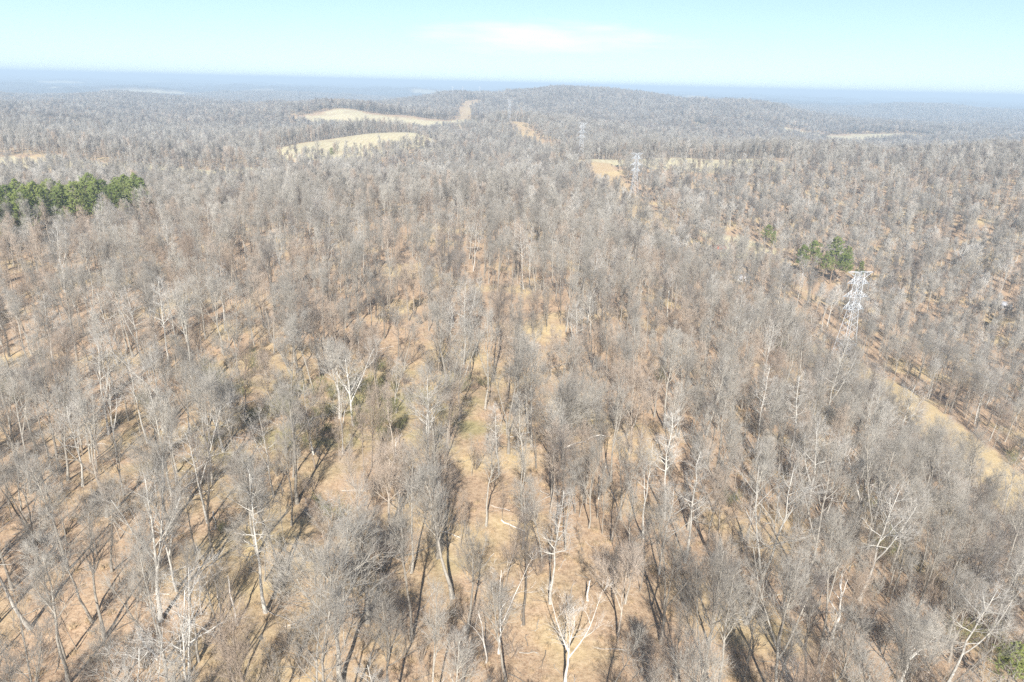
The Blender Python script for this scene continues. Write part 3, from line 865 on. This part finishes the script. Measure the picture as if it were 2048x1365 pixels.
hero('big_trunked_tree', 'thick-trunked leafless tree with wide grey tangled crown', -17.5, 55.8, .5, .75, MB['grey'], MT['grey'], seed=64, keep=5, near='the thick-trunked grey tree',
     H=19.5, r0=.29, cb=.4, n1=15, n2=8, n3=5, n4=6, ang1=(.55, 1.1), spread=.30, fork=2, wig=.2)
hero('leafless_tree', 'stout leafless tree with ragged crown between two long shadows', -16.7, 65.2, 2.2, .6, *G, seed=65, keep=4,
     H=14, r0=.28, cb=.35, n1=14, n2=7, n3=5, n4=6, ang1=(.5, 1.0), spread=.3, fork=1, wig=.16)
hero('domed_tree', 'rosy leafless tree with fine dome of twigs on a dark trunk', -16.8, 82.4, .1, .75, *Rk, seed=66, keep=4.5,
     H=13, r0=.24, cb=.38, n1=18, n2=8, n3=5, n4=8, ang1=(.5, 1.0), spread=.32, topshrink=.3, wig=.07)
hero('leaning_tree', 'grey tree leaning right with upswept crown and dark lower trunk', -6.8, 70.0, 2.9, .6, *G, seed=67, keep=4.5, tilt=(0, .17),
     H=18, r0=.27, cb=.45, n1=14, n2=8, n3=5, n4=6, ang1=(.35, .75), spread=.25, wig=.09)
hero('forked_tree', 'tan low-forked leafless tree with three slim stems on straw ground', 13.7, 65.0, .2, .95, *Rk, seed=68, keep=4.5, near='the tan three-stemmed tree',
     H=12.5, r0=.15, cb=.45, n1=9, n2=6, n3=4, n4=5, ang1=(.35, .8), spread=.22, fork=3, wig=.12)
hero('pale_tree', 'bleached bare-limbed tree with curved upper limbs above the brush', 63.7, 105.7, 1.2, .9, M_DEAD, MT['pale'], seed=69, keep=5, near='the bleached tree in the brush',
     H=13.5, r0=.26, cb=.45, n1=9, n2=5, n3=3, n4=4, ang1=(.5, 1.0), spread=.3, fork=1, wig=.24)
hero('pale_tree', 'low pale leafless tree with round web of white limbs in the brush', 48.0, 63.1, .7, .95, *Pk, seed=70, keep=4,
     H=10.5, r0=.2, cb=.35, n1=13, n2=7, n3=5, n4=6, ang1=(.5, 1.05), spread=.36, fork=2, wig=.18)
hero('pale_tree', 'whitish cup-crowned leafless tree in the brush beside the power-line strip', 84.0, 140.0, .7, 1.0, *Pk, seed=71, keep=6, near='the whitish cup-crowned tree',
     H=16, r0=.26, cb=.4, n1=11, n2=7, n3=4, n4=5, ang1=(.35, .8), spread=.28, fork=4, wig=.13)
hero('pale_tree', 'tall pale leafless tree rising behind the broad fan-crowned tree', 4.0, 122.0, .7, .8, *Pk, seed=72, keep=4,
     H=18, r0=.2, cb=.5, n1=12, n2=7, n3=4, n4=5, ang1=(.4, .9), spread=.22, wig=.12)
hero('pale_tree', 'tall pale leafless tree with long clear trunk on the left ridge', -65.0, 186.4, .7, .9, *Pk, seed=73, keep=4,
     H=21, r0=.24, cb=.55, n1=12, n2=7, n3=4, n4=5, ang1=(.4, .9), spread=.2, wig=.1)

# dead and broken trunks
def dead(name, label, x, y, rz, tilt, mat=M_DEAD, tint=.7, near=None, keep=2.0, **kw):
    e = link(name, None); e.location = (x, y, gz(x, y) - .1); e.rotation_euler = (tilt[0], tilt[1], rz); tag(e, label, 'dead tree')
    T, B = snag(**kw); part(e, 'trunk', T, [mat], tint, True)
    if B: part(e, 'limb_stubs', B, [mat], tint)
    KEEP.append((x, y, keep))
    if near: NAMED.append((x, y, near))
hero('dead_tree', 'bleached white forked dead tree standing over dark trunk shadows', -.7, 61.3, .6, .85, M_DEAD, M_DEAD, seed=18, keep=3, near='the bleached forked dead tree', cat='dead tree',
     H=12, r0=.14, cb=.5, n1=5, n2=3, n3=2, n4=3, ang1=(.4, 1.0), spread=.22, fork=1, wig=.2)
dead('dead_tree', 'thin bleached dead stem leaning beside the white forked dead tree', -1.9, 59.6, 2.0, (0, -.08), seed=6, H=7.5, r=.11, stubs=1, kinks=.8)
hero('dead_tree', 'white dead tree with several stiff upright stems and long side limb', 6.8, 57.2, 3.5, .75, M_DEAD, M_DEAD, seed=17, keep=3, near='the stiff white dead tree', cat='dead tree',
     H=11.5, r0=.17, cb=.35, n1=7, n2=4, n3=3, n4=3, ang1=(.35, .9), spread=.24, fork=3, wig=.15)
dead('snag', 'short white broken stump on open straw-coloured ground', 10.6, 70.7, 0, (0, .08), seed=8, H=2.6, r=.19, stubs=0, near='the short white stump')
dead('snag', 'branchless grey snag with splintered top on rust-brown litter', -31.9, 64.1, 0, (0, -.04), seed=9, H=6.3, r=.15, stubs=0, near='the branchless snag', tint=.4)
dead('snag', 'thin branchless pole snag with long clean shadow', -35.1, 67.1, 0, (0, -.03), seed=10, H=6.5, r=.10, stubs=0, tint=.3)
dead('snag', 'thin broken pole snag next to a taller twin', -37.0, 65.6, 0, (0, .02), seed=11, H=5.2, r=.10, stubs=1, tint=.3)
dead('dead_tree', 'bleached dead tree with tangled broken top among brown brush', 42.3, 69.0, 1, (0, .06), seed=12, H=8.2, r=.22, stubs=6, kinks=1.3, near='the tangled dead tree', keep=3)
dead('snag', 'pale snag with two broken limbs near the fan-crowned tree', 14.6, 96.0, 1, (0, .05), seed=13, H=6.0, r=.14, stubs=2)
dead('snag', 'leaning pale snag under the big pale split tree', -19.4, 95.0, 1, (0, .28), seed=14, H=7.5, r=.16, stubs=3)

def log(label, x, y, rz, L, r, mat=M_DEAD, tint=.5, seed=1, br=3):
    rng = np.random.default_rng(seed); m = 7; t = np.linspace(-.5, .5, m) * L
    px, py = x + t * math.cos(rz), y + t * math.sin(rz)
    zz = height(px, py); z0 = gz(x, y)
    P = np.stack([t, rng.normal(0, L * .012, m), zz - z0 + r * .75], 1)[None]
    R_ = np.linspace(r, r * .55, m)[None]
    e = link('fallen_log', None); e.location = (x, y, z0); e.rotation_euler = (0, 0, rz); tag(e, label, 'log')
    A = Acc(); A.tubes(P, R_, 7); part(e, 'trunk', A, [mat], tint, True)
    if br:
        Q, q = spawn(rng, P, R_, br, .5, 1.0, (.4, 1.0), lambda L_, t_: L_ * .3, 4, .5, .2, .6, .3)
        for b in range(br):
            B = Acc(); B.tubes(Q[b:b + 1], q[b:b + 1], 4); part(e, 'branch', B, [mat], tint)
log('grey fallen trunk lying on straw ground below the branchless snag', -36.2, 60.8, 1.35, 9.0, .17, MB['grey'], .5, 1, 0)
log('pale fallen trunk with broken branches on rust-brown litter', -41.0, 60.6, -.75, 6.0, .14, M_DEAD, .4, 2, 4)
log('short bleached log on bare ground between dark shadows', .8, 85.7, -.55, 4.2, .13, M_DEAD, .9, 3, 0)
log('grey fallen log in the small straw-coloured glade', 12.0, 150.0, .6, 9.0, .15, MB['grey'], .5, 4, 3)
log('pale fallen trunk with bare branches beyond the glade', 3.0, 163.0, -.35, 9.0, .17, M_DEAD, .3, 5, 6)
log('dark fallen trunk under the domed rosy tree', -12.0, 79.0, .5, 7.0, .16, MB['dark'], .5, 6, 2)
log('grey log lying across brown brush near the tangled dead tree', 37.0, 76.0, .4, 6.5, .13, MB['grey'], .6, 7, 2)
KEEP += [(147 * f_, 420 * f_, 11) for f_ in (.98, .96, .94, .92)]
KEEP += [(8, 151, 6), (10.6, 68, 3.5), (40, 163, 5), (6, 158, 4), (-32, 62, 3)]

# ------------------------------------------------------------------ pines
PINES = [pine(700 + i, H=20, cb=c, wide=w) for i, (c, w) in enumerate([(.38, .17), (.45, .21), (.30, .15)])]
PINEM = [(T.mesh('pine_trunk', [M_PTRUNK], True), C.mesh('pine_crown', [M_NEEDLE])) for T, C in PINES]
def put_pine(x, y, h, var, tint, label, group=None):
    e = link('pine_tree', None); e.location = (x, y, gz(x, y) - .1); e.rotation_euler = (0, 0, rs.uniform(0, 6.28)); e.scale = (h / 20 * 1.2, h / 20 * 1.2, h / 20)
    tag(e, label, 'pine', group)
    for pn, me in zip(('trunk', 'crown'), PINEM[var]):
        o = link(pn, me, e); o['tint'] = tint
    KEEP.append((x, y, 4.5))
gp = 'pines packed in the green stand'
STAND = [(-216, 226), (-190, 240), (-178, 262), (-168, 318), (-172, 336), (-190, 345), (-215, 335), (-250, 280), (-250, 240)]
px_, py_ = darts(6.0, 250, 420, WIDE, 8, 3)
for a, b in zip(px_, py_):
    if pip(STAND, np.array([a]), np.array([b]))[0] and rs.uniform() < .9:
        put_pine(a, b, 20.5 - max(0, b - 290) * .02 + rs.normal(0, 1.4), int(rs.integers(3)), float(np.clip(rs.normal(.5, .25), 0, 1)),
                 'green pine packed among others in the stand behind bare trees', gp)
KEEP += [(-172 + 0.0 * t, 244 + t * 16.0, 8) for t in range(4)] + [(-192, 228, 7), (-156, 296, 7), (-156, 312, 7)]
put_pine(-186, 228, 16, 2, .55, 'bright green lower pine in front of the green pine stand')
put_pine(-168, 360.6, 14.5, 1, .5, 'small lone pine just beyond the end of the green pine stand')
put_pine(-186, 709, 14, 1, .6, 'lone round-topped pine at the front edge of the hay field')
put_pine(159.3, 428, 16, 1, .7, 'green pine beside the small valley lawn')
put_pine(166.0, 434, 12.5, 2, .7, 'smaller green pine just behind the pine at the lawn')
put_pine(163, 380, 19, 0, .45, 'dark green pine next to the white utility pole')
put_pine(181.2, 379.3, 27, 0, .6, 'tallest valley pine with long tapered crown behind the white tower')
put_pine(186.5, 377, 19, 1, .35, 'shaded valley pine tight against the tallest one')
put_pine(175.0, 376, 17, 1, .7, 'yellowish spreading pine under the tallest valley pine')
put_pine(192.0, 386, 21, 2, .65, 'green valley pine rising behind the shaded one')
put_pine(170.5, 382, 22, 1, .6, 'tall open valley pine between the utility pole and the tallest pine')
put_pine(199.5, 383, 14, 2, .55, 'small rounded valley pine directly behind the white tower top')
KEEP += [(x_ * f_, y_ * f_, 8) for x_, y_ in ((159, 428), (163, 380), (181, 379), (188, 377), (175, 376), (199, 383)) for f_ in (.975, .95, .925, .9)]
KEEP += [(60.4, 62.6, 5), (56, 57, 4), (64, 60, 4)] + [(-186 * f_, 709 * f_, 7) for f_ in (.985, .965)]
put_pine(60.6, 63.0, 9.0, 1, 1.0, 'bright green young pine among brown brush on the near slope')

# ------------------------------------------------------------------ houses and a pole in the valley
M_WALL = plain('white_siding', (.6, .59, .57), .7); M_ROOFG = plain('grey_roof', (.42, .42, .43), .7); M_ROOFR = plain('rusty_roof', (.33, .11, .07), .7, var=.3)
M_DOOR = plain('dark_door', (.10, .08, .07), .6); M_GLASS = plain('window_glass', (.05, .06, .07), .15)
def house(name, label, x, y, rz, w, l_, h, roofm, wallm=None):
    wallm = wallm or M_WALL
    e = link(name, None); e.location = (x, y, gz(x, y) - .5); e.rotation_euler = (0, 0, rz); tag(e, label, 'house')
    a = Acc(); a.box((0, 0, h / 2), (l_ / 2, w / 2, h / 2)); rh = w * .32
    for s in (-1, 1):
        a.v.append(np.array([(s * l_ / 2, -w / 2, h), (s * l_ / 2, w / 2, h), (s * l_ / 2, 0, h + rh)])); a.f3.append(np.array([[0, 1, 2]]) + a.n); a.m3.append(np.zeros(1, int)); a.n += 3
    part(e, 'wall', a, [wallm])
    r = Acc(); ov = .4; t = .14
    for s in (-1, 1):
        e0 = np.array([0, s * (w / 2 + ov), h - ov * rh / (w / 2) + .05]); top = np.array([0, 0, h + rh + .05])
        pts = []
        for dz in (0, t):
            for X in (-1, 1):
                for q in (e0, top): pts.append(q + np.array([X * (l_ / 2 + ov), 0, dz]))
        r.v.append(np.array(pts)); r.f4.append(np.array([[0, 1, 3, 2], [4, 6, 7, 5], [0, 4, 5, 1], [2, 3, 7, 6], [0, 2, 6, 4], [1, 5, 7, 3]]) + r.n); r.m4.append(np.zeros(6, int)); r.n += 8
    part(e, 'roof', r, [roofm])
    d_ = Acc(); d_.box((-l_ * .1, -w / 2 - .03, 1.5), (.5, .04, 1.05)); part(e, 'door', d_, [M_DOOR])
    for q in (-.36, .2, .38):
        g = Acc(); g.box((l_ * q, -w / 2 - .03, 1.9), (.55, .04, .6)); part(e, 'window', g, [M_GLASS])
    KEEP.append((x, y, l_ * .55))
house('shed', 'small shed with rusty red roof beside the valley lawn', 120.5, 399, .3, 5.5, 8, 2.6, M_ROOFR, plain('weathered_boards', (.30, .25, .21), .9))
house('white_house', 'white house glimpsed through bare trees below the valley lawn', 116.4, 338, .5, 4.5, 7, 2.6, M_ROOFG)
house('white_house', 'low white house beside the yellow verge on the valley floor', 252, 338, -.6, 4.5, 8, 2.5, M_ROOFG)
house('farmhouse', 'tiny far white farmhouse in the hazy valley beyond the ridge field', 240, 1330, .3, 9, 16, 5, M_ROOFG)
house('barn', 'long pale barn roof beyond the right-hand woods', 455, 760, .2, 14, 34, 5, plain('pale_roof', (.6, .61, .6), .6))
e = link('utility_pole', None); e.location = (160.5, 369, gz(160.5, 369)); tag(e, 'white wooden utility pole at the foot of the valley pines', 'pole')
A = Acc(); A.tubes([[(0, 0, -1), (0, 0, 11)]], [[.17, .12]], 8); part(e, 'post', A, [M_WALL], smooth=True)
A = Acc(); A.box((0, 0, 10.2), (1.2, .07, .07)); part(e, 'cross_arm', A, [M_WALL])
A = Acc(); A.tubes([[(0, -.3, 8.8), (0, -.3, 9.7)]], [[.22, .22]], 8); part(e, 'transformer', A, [M_STEEL])
KEEP.append((160.5, 369, 3))
KEEP += [(a, b, 7) for a, b, _ in TOWERS]
# ------------------------------------------------------------------ bushes
SH = {
 'brown': (MB['rosy'], MT['rosy'], dict(H=3.2, stems=11, n2=7, n3=6, spread=.6), 'brown leafless bush'),
 'grey': (MB['grey'], MT['grey'], dict(H=4.2, stems=12, n2=8, n3=6, spread=.55), 'grey leafless bush'),
 'dark': (MB['dark'], MT['dark'], dict(H=3.4, stems=13, n2=8, n3=7, spread=.7), 'dark tangled leafless bush'),
 'olive': (MB['dark'], MT['olive'], dict(H=4.0, stems=14, n2=9, n3=8, spread=.7, twig=.45), 'olive green bush'),
 'stems': (Rk[0], Rk[1], dict(H=5.5, stems=14, n2=5, n3=4, spread=.38), 'clump of tall reddish bare stems'),
}
SHK = list(SH); SHCOL = bpy.data.collections.new('bush_kinds'); SHM = {}
for i, (k_, (a, b, kw, lab)) in enumerate(SH.items()):
    SHM[k_] = [shrub(300 + i * 5 + q, **kw).mesh('bush_' + k_, [a, b]) for q in range(2)]
    SHCOL.objects.link(bpy.data.objects.new('bush_%d' % i, SHM[k_][0]))
def zone(x, y, trees=True):
    best = None
    for a, b, ph in NAMED:
        q = math.hypot(a - x, b - y)
        if q < 8.5 and (best is None or q < best[0]): best = (q, ph)
    if best: return 'beside ' + best[1]
    if math.hypot((x + 32) / 1.2, y - 118) < 24: return 'around the olive thicket'
    r = float(seg_dist(ROW, np.array([x]), np.array([y]))[0])
    if y < 320 and r < 42: return 'near the grassy power-line strip' if x < 135 else 'beyond the grassy power-line strip'
    if x > 30: return 'on the slope falling to the strip'
    if x < -60: return 'on the shadow-striped rust-brown slope'
    if y > 132: return 'on the ridge beyond the olive thicket'
    return 'on the open straw-coloured ridge'
x, y = darts(2.6, 40, 420, WIDE, 77, 1.5)
d = np.hypot(x, y); reg = masks(x, y); rowd = seg_dist(ROW, x, y)
brush = (y < 300) & (rowd < 36) & (rowd > 3) & (x < 140)
olive = np.exp(-(((x + 30) / 20) ** 2 + ((y - 120) / 15) ** 2)) + .8 * np.exp(-(((x + 55) / 8) ** 2 + ((y - 134) / 7) ** 2))
right = sstep(20, 55, x) * (y < 200)
pr = np.where(brush, .85, .22 + .2 * np.clip(patches(x, y, 50.), -1, 1.5) + .6 * np.clip(olive, 0, 1) + .3 * right)
pr = np.where((reg > 0) & ~brush, 0.0, pr); pr = np.where((reg >= 100) & (d < 700), .13, pr)
pr = np.where(d > 200, pr * .6, pr)
k = (rs.uniform(0, 1, len(x)) < pr)
for a, b, r in KEEP:
    if r > 4.6 or (a, b) in ((8, 151), (40, 163), (6, 158)): k &= np.hypot(x - a, y - b) > r * .8
x, y, d, brush, olive, right = x[k], y[k], d[k], brush[k], olive[k], right[k]
kd = rs.choice(5, len(x), p=[.40, .30, .10, .02, .18])
kd = np.where(brush & (rs.uniform(0, 1, len(x)) < .8), rs.choice([1, 1, 2, 2, 0], len(x)), kd)
kd = np.where(rs.uniform(0, 1, len(x)) < olive * .8, 3, kd)
kd = np.where((np.hypot(x + 25, y - 58) < 6), 4, kd)
z = height(x, y); rot = rs.uniform(0, 6.28, len(x)); tint = np.clip(rs.normal(.5, .25, len(x)), 0, 1)
scl = rs.normal(.85, .22, len(x)).clip(.4, 1.5) * np.where(brush, 1.35, 1.0) * np.where(right > .5, 1.2, 1)
single = np.zeros(len(x), bool); single[np.argsort(np.where(in_view(x, y, z, 3.0), d, 1e9))[:300]] = True
for i in np.where(single)[0]:
    kk = SHK[kd[i]]; lab = SH[kk][3]
    o = link('stem_clump' if kk == 'stems' else 'bush', SHM[kk][int(rs.integers(2))])
    o.location = (x[i], y[i], z[i]); o.rotation_euler = (0, 0, rot[i]); o.scale = (scl[i],) * 3; o['tint'] = float(tint[i])
    L_ = ('low ' if scl[i] < .7 else 'tall ' if scl[i] > 1.15 else '') + lab + ' ' + zone(x[i], y[i])
    tag(o, L_, 'bush', L_)
s = ~single
gn_scatter('underbrush', np.stack([x, y, z], 1)[s], kd[s], np.stack([0 * rot[s], 0 * rot[s], rot[s]], 1), scl[s], tint[s], SHCOL,
           'mixed brown and grey brush filling the woods beyond the nearest bushes', 'brush')
print('bushes', len(x))

# ------------------------------------------------------------------ saplings: thin stems between the big trees
SAP = [grow(600 + q, H=9.5, r0=.055, cb=.28, n1=13, n2=4, n3=3, n4=5, ang1=(.25, .6), spread=.2, twig=.7, up=.4, wig=.07) for q in range(3)]
SAPM = [[(T.mesh('sapling_stem', [MB[c]], True), C.mesh('sapling_crown', [MB[c], MT[c]])) for T, C in SAP] for c in ('grey', 'rosy')]
SAPCOL = bpy.data.collections.new('sapling_kinds')
for q in range(4):
    c = ('grey', 'rosy')[q % 2]
    SAPCOL.objects.link(bpy.data.objects.new('sap_%d' % q, joined('s', *SAP[q // 2], c, c).mesh('sap_%d' % q, [MB[c], MT[c]])))
x, y = darts(2.9, 38, 260, WIDE, 91, 1.6)
d = np.hypot(x, y)
pr = .22 + .34 * sstep(5, 35, x) + .12 * np.clip(patches(x, y, 140.), -1, 1)
k = (masks(x, y) == 0) & (rs.uniform(0, 1, len(x)) < pr) & free(x, y)
x, y, d = x[k], y[k], d[k]
z = height(x, y); rot = rs.uniform(0, 6.28, len(x)); tint = np.clip(rs.normal(.5, .25, len(x)), 0, 1); scl = rs.normal(.85, .25, len(x)).clip(.4, 1.4)
kd = rs.integers(0, 4, len(x)); single = np.zeros(len(x), bool); single[np.argsort(np.where(in_view(x, y, z, 8.0), d, 1e9))[:300]] = True
for i in np.where(single)[0]:
    c = int(kd[i] % 2)
    e = link('sapling', None); e.location = (x[i], y[i], z[i]); e.rotation_euler = (*rs.normal(0, .06, 2), rot[i]); e.scale = (scl[i],) * 3
    L_ = ('short ' if scl[i] < .68 else 'tall ' if scl[i] > 1.05 else '') + ('thin grey' if c == 0 else 'thin rosy brown') + ' leafless sapling ' + zone(x[i], y[i])
    tag(e, L_, 'sapling', L_)
    for pn, me in zip(('stem', 'crown'), SAPM[c][int(rs.integers(3))]):
        o = link(pn, me, e); o['tint'] = float(tint[i])
s = ~single
gn_scatter('sapling_growth', np.stack([x, y, z], 1)[s], kd[s], np.stack([0 * rot[s], 0 * rot[s], rot[s]], 1), scl[s], tint[s], SAPCOL,
           'thin leafless saplings filling the woods beyond the nearest saplings', 'saplings')
print('saplings', len(x))

# ------------------------------------------------------------------ fallen sticks and grass tufts on the floor
LITCOL = bpy.data.collections.new('litter_kinds')
for q in range(4):
    r = np.random.default_rng(40 + q); A = Acc()
    if q < 3:
        t = np.linspace(-.5, .5, 5)
        P = np.stack([t * (1.6 + q), r.normal(0, .08, 5), .05 + .12 * r.uniform(0, 1, 5)], 1)[None]
        A.tubes(P, [np.linspace(.05, .025, 5)], 4, 0)
        Q, q_ = spawn(r, P, np.full((1, 5), .03), 3, .3, .95, (.4, .9), lambda L, t_: L * .35, 3, .0, .15, .7, .4)
        Q[..., 2] = np.abs(Q[..., 2]) * .5 + .03
        A.tubes(Q, q_, 3, 0); me = A.mesh('stick', [(MB['grey'], MB['dark'], M_DEAD)[q]])
    else:
        n = 60; a = r.uniform(0, 6.28, n); rr = r.uniform(0, .45, n); w = r.uniform(.1, .7, n); h = r.uniform(.25, .6, n)
        B0 = np.stack([np.cos(a) * rr, np.sin(a) * rr, np.zeros(n) - .03], 1)
        A.cones(B0, B0 + np.stack([np.cos(a) * w * h, np.sin(a) * w * h, h], 1), .025, 0)
        me = A.mesh('tuft', [plain('dead_grass', (.43, .32, .195), .9, var=.3)])
    LITCOL.objects.link(bpy.data.objects.new('litter_%d' % q, me))
x, y = darts(1.25, 40, 170, WIDE, 95, 1.2)
k = rs.uniform(0, 1, len(x)) < .6; x, y = x[k], y[k]
kd = rs.choice(4, len(x), p=[.22, .18, .08, .52])
gn_scatter('floor_litter', np.stack([x, y, height(x, y) + .01], 1), kd, np.stack([0 * x, 0 * x, rs.uniform(0, 6.28, len(x))], 1), rs.uniform(.5, 1.4, len(x)),
           rs.uniform(0, 1, len(x)), LITCOL, 'fallen sticks and dead grass tufts scattered over the forest floor', 'litter')
print('litter', len(x))
# ------------------------------------------------------------------ the woods
x, y = darts(3.7, 34, 1350, WIDE, 21)
k = (np.hypot(x, y) < 240) | (np.abs(np.arctan2(x, y)) < HALF); x, y = x[k], y[k]
k = (masks(x, y) == 0) & ~near_tower(x, y) & free(x, y)
d = np.hypot(x, y)
k &= rs.uniform(0, 1, len(x)) < np.clip(.86 + np.where(d < 150, .1, .2) * patches(x, y, 90.), .35, 1.0) * np.where((x > 140) & (y > 300) & (y < 760), .96, 1.0)
# brush, not tall trees, on the near side of the power-line strip
rowd = seg_dist(ROW, x, y)
k &= ~((y < 300) & (rowd < 34) & (x < 136) & (rs.uniform(0, 1, len(x)) < .93))
x, y, d = x[k], y[k], d[k]
kd = pick_kinds(x, y, rs)
z = height(x, y) - .1
rot = rs.uniform(0, 6.28, len(x)); tint = np.clip(rs.normal(.5, .24, len(x)), 0, 1)
scl = rs.normal(.74, .15, len(x)).clip(.38, 1.06)
order = np.argsort(d)
count = {q: 0 for q in KEYS}
used = np.zeros(len(x), bool)
HERO_D = 150
def put_tree(key, x, y, z, rz, sc, tint, var=0, tilt=(0, 0)):
    mb, kw, nm, lab = KINDS[key]
    e = link(nm, None); e.location = (x, y, z); e.rotation_euler = (tilt[0], tilt[1], rz); w_ = sc * random.uniform(.82, 1.15); e.scale = (w_, w_, sc)
    L_ = ('short ' if sc < .62 else 'tall ' if sc > .86 else '') + lab + ' ' + zone(x, y)
    tag(e, L_, 'tree', L_)
    tm, cm = PROTO[key][var]
    for pn, me in (('trunk', tm), ('crown', cm)):
        o = link(pn, me, e); o['tint'] = float(tint)
    return e
seen = in_view(x, y, z, 14.0)
for i in order:
    if d[i] > HERO_D: break
    if not seen[i]: continue
    q = KEYS[kd[i]]
    if count[q] >= 300: continue
    count[q] += 1; used[i] = True
    put_tree(q, x[i], y[i], z[i], rot[i], scl[i], tint[i], int(rs.integers(3)), tilt=tuple(rs.normal(0, .05, 2)))
print('TREES single', used.sum(), count)
def to_rot(r): return np.stack([np.random.default_rng(3).normal(0, .03, len(r)), np.random.default_rng(4).normal(0, .03, len(r)), r], 1)
for nm, lo, hi, col, lab in (('mid_woods', 0, 330, NEARCOL, 'grey leafless woods covering the ridge beyond the nearest trees'),
                             ('far_woods', 330, 1e9, FARCOL, 'grey leafless woods covering the hills around the hay fields')):
    s = ~used & (d >= lo) & (d < hi)
    gn_scatter(nm, np.stack([x, y, z], 1)[s], kd[s], to_rot(rot[s]), scl[s], tint[s], col, lab, 'woods')
    print(nm, s.sum())

# clumps of trees for the hills beyond
CLCOL = bpy.data.collections.new('clump_kinds')
for c in range(5):
    A = Acc(); r = np.random.default_rng(900 + c)
    mats = [MB['grey'], MT['grey'], MB['rosy'], MT['rosy'], MB['pale'], MT['pale'], MB['dark'], MT['dark']]
    for t in range(17):
        ty = r.choice(4, p=[.36, .2, .0, .44])
        T, C = grow(1000 + c * 40 + t, H=float(r.uniform(13, 20)), n1=10, n2=5, n3=1, n4=9, spread=.29, ang1=(.4, .95), cb=.35, lod=2, tr=.05, minr=.05, twig=2.4)
        a, b = r.uniform(-19, 19, 2)
        for X in (T, C):
            v, f3, f4, m3, m4 = X.arrays()
            A.v.append(v + np.array([a, b, 0])); A.f3.append(f3 + A.n); A.f4.append(f4 + A.n); A.m3.append(m3 + ty * 2); A.m4.append(m4 + ty * 2); A.n += len(v)
    CLCOL.objects.link(bpy.data.objects.new('clump_%d' % c, A.mesh('clump_%d' % c, mats)))
cx, cy = darts(20, 1340, 5000, HALF, 31)
ck = masks(cx, cy) == 0
for ox in (-14, 14):
    for oy in (-14, 14): ck &= masks(cx + ox, cy + oy) == 0
cx, cy = cx[ck], cy[ck]
n_ = len(cx)
gn_scatter('hill_woods', np.stack([cx, cy, height(cx, cy)], 1), rs.integers(0, 5, n_), np.stack([np.zeros(n_), np.zeros(n_), rs.uniform(0, 6.28, n_)], 1),
           rs.normal(1, .1, n_), np.clip(rs.normal(.42, .2, n_) , 0, 1), CLCOL, 'hazy leafless woods covering the far hills', 'woods')
print('clumps', n_)
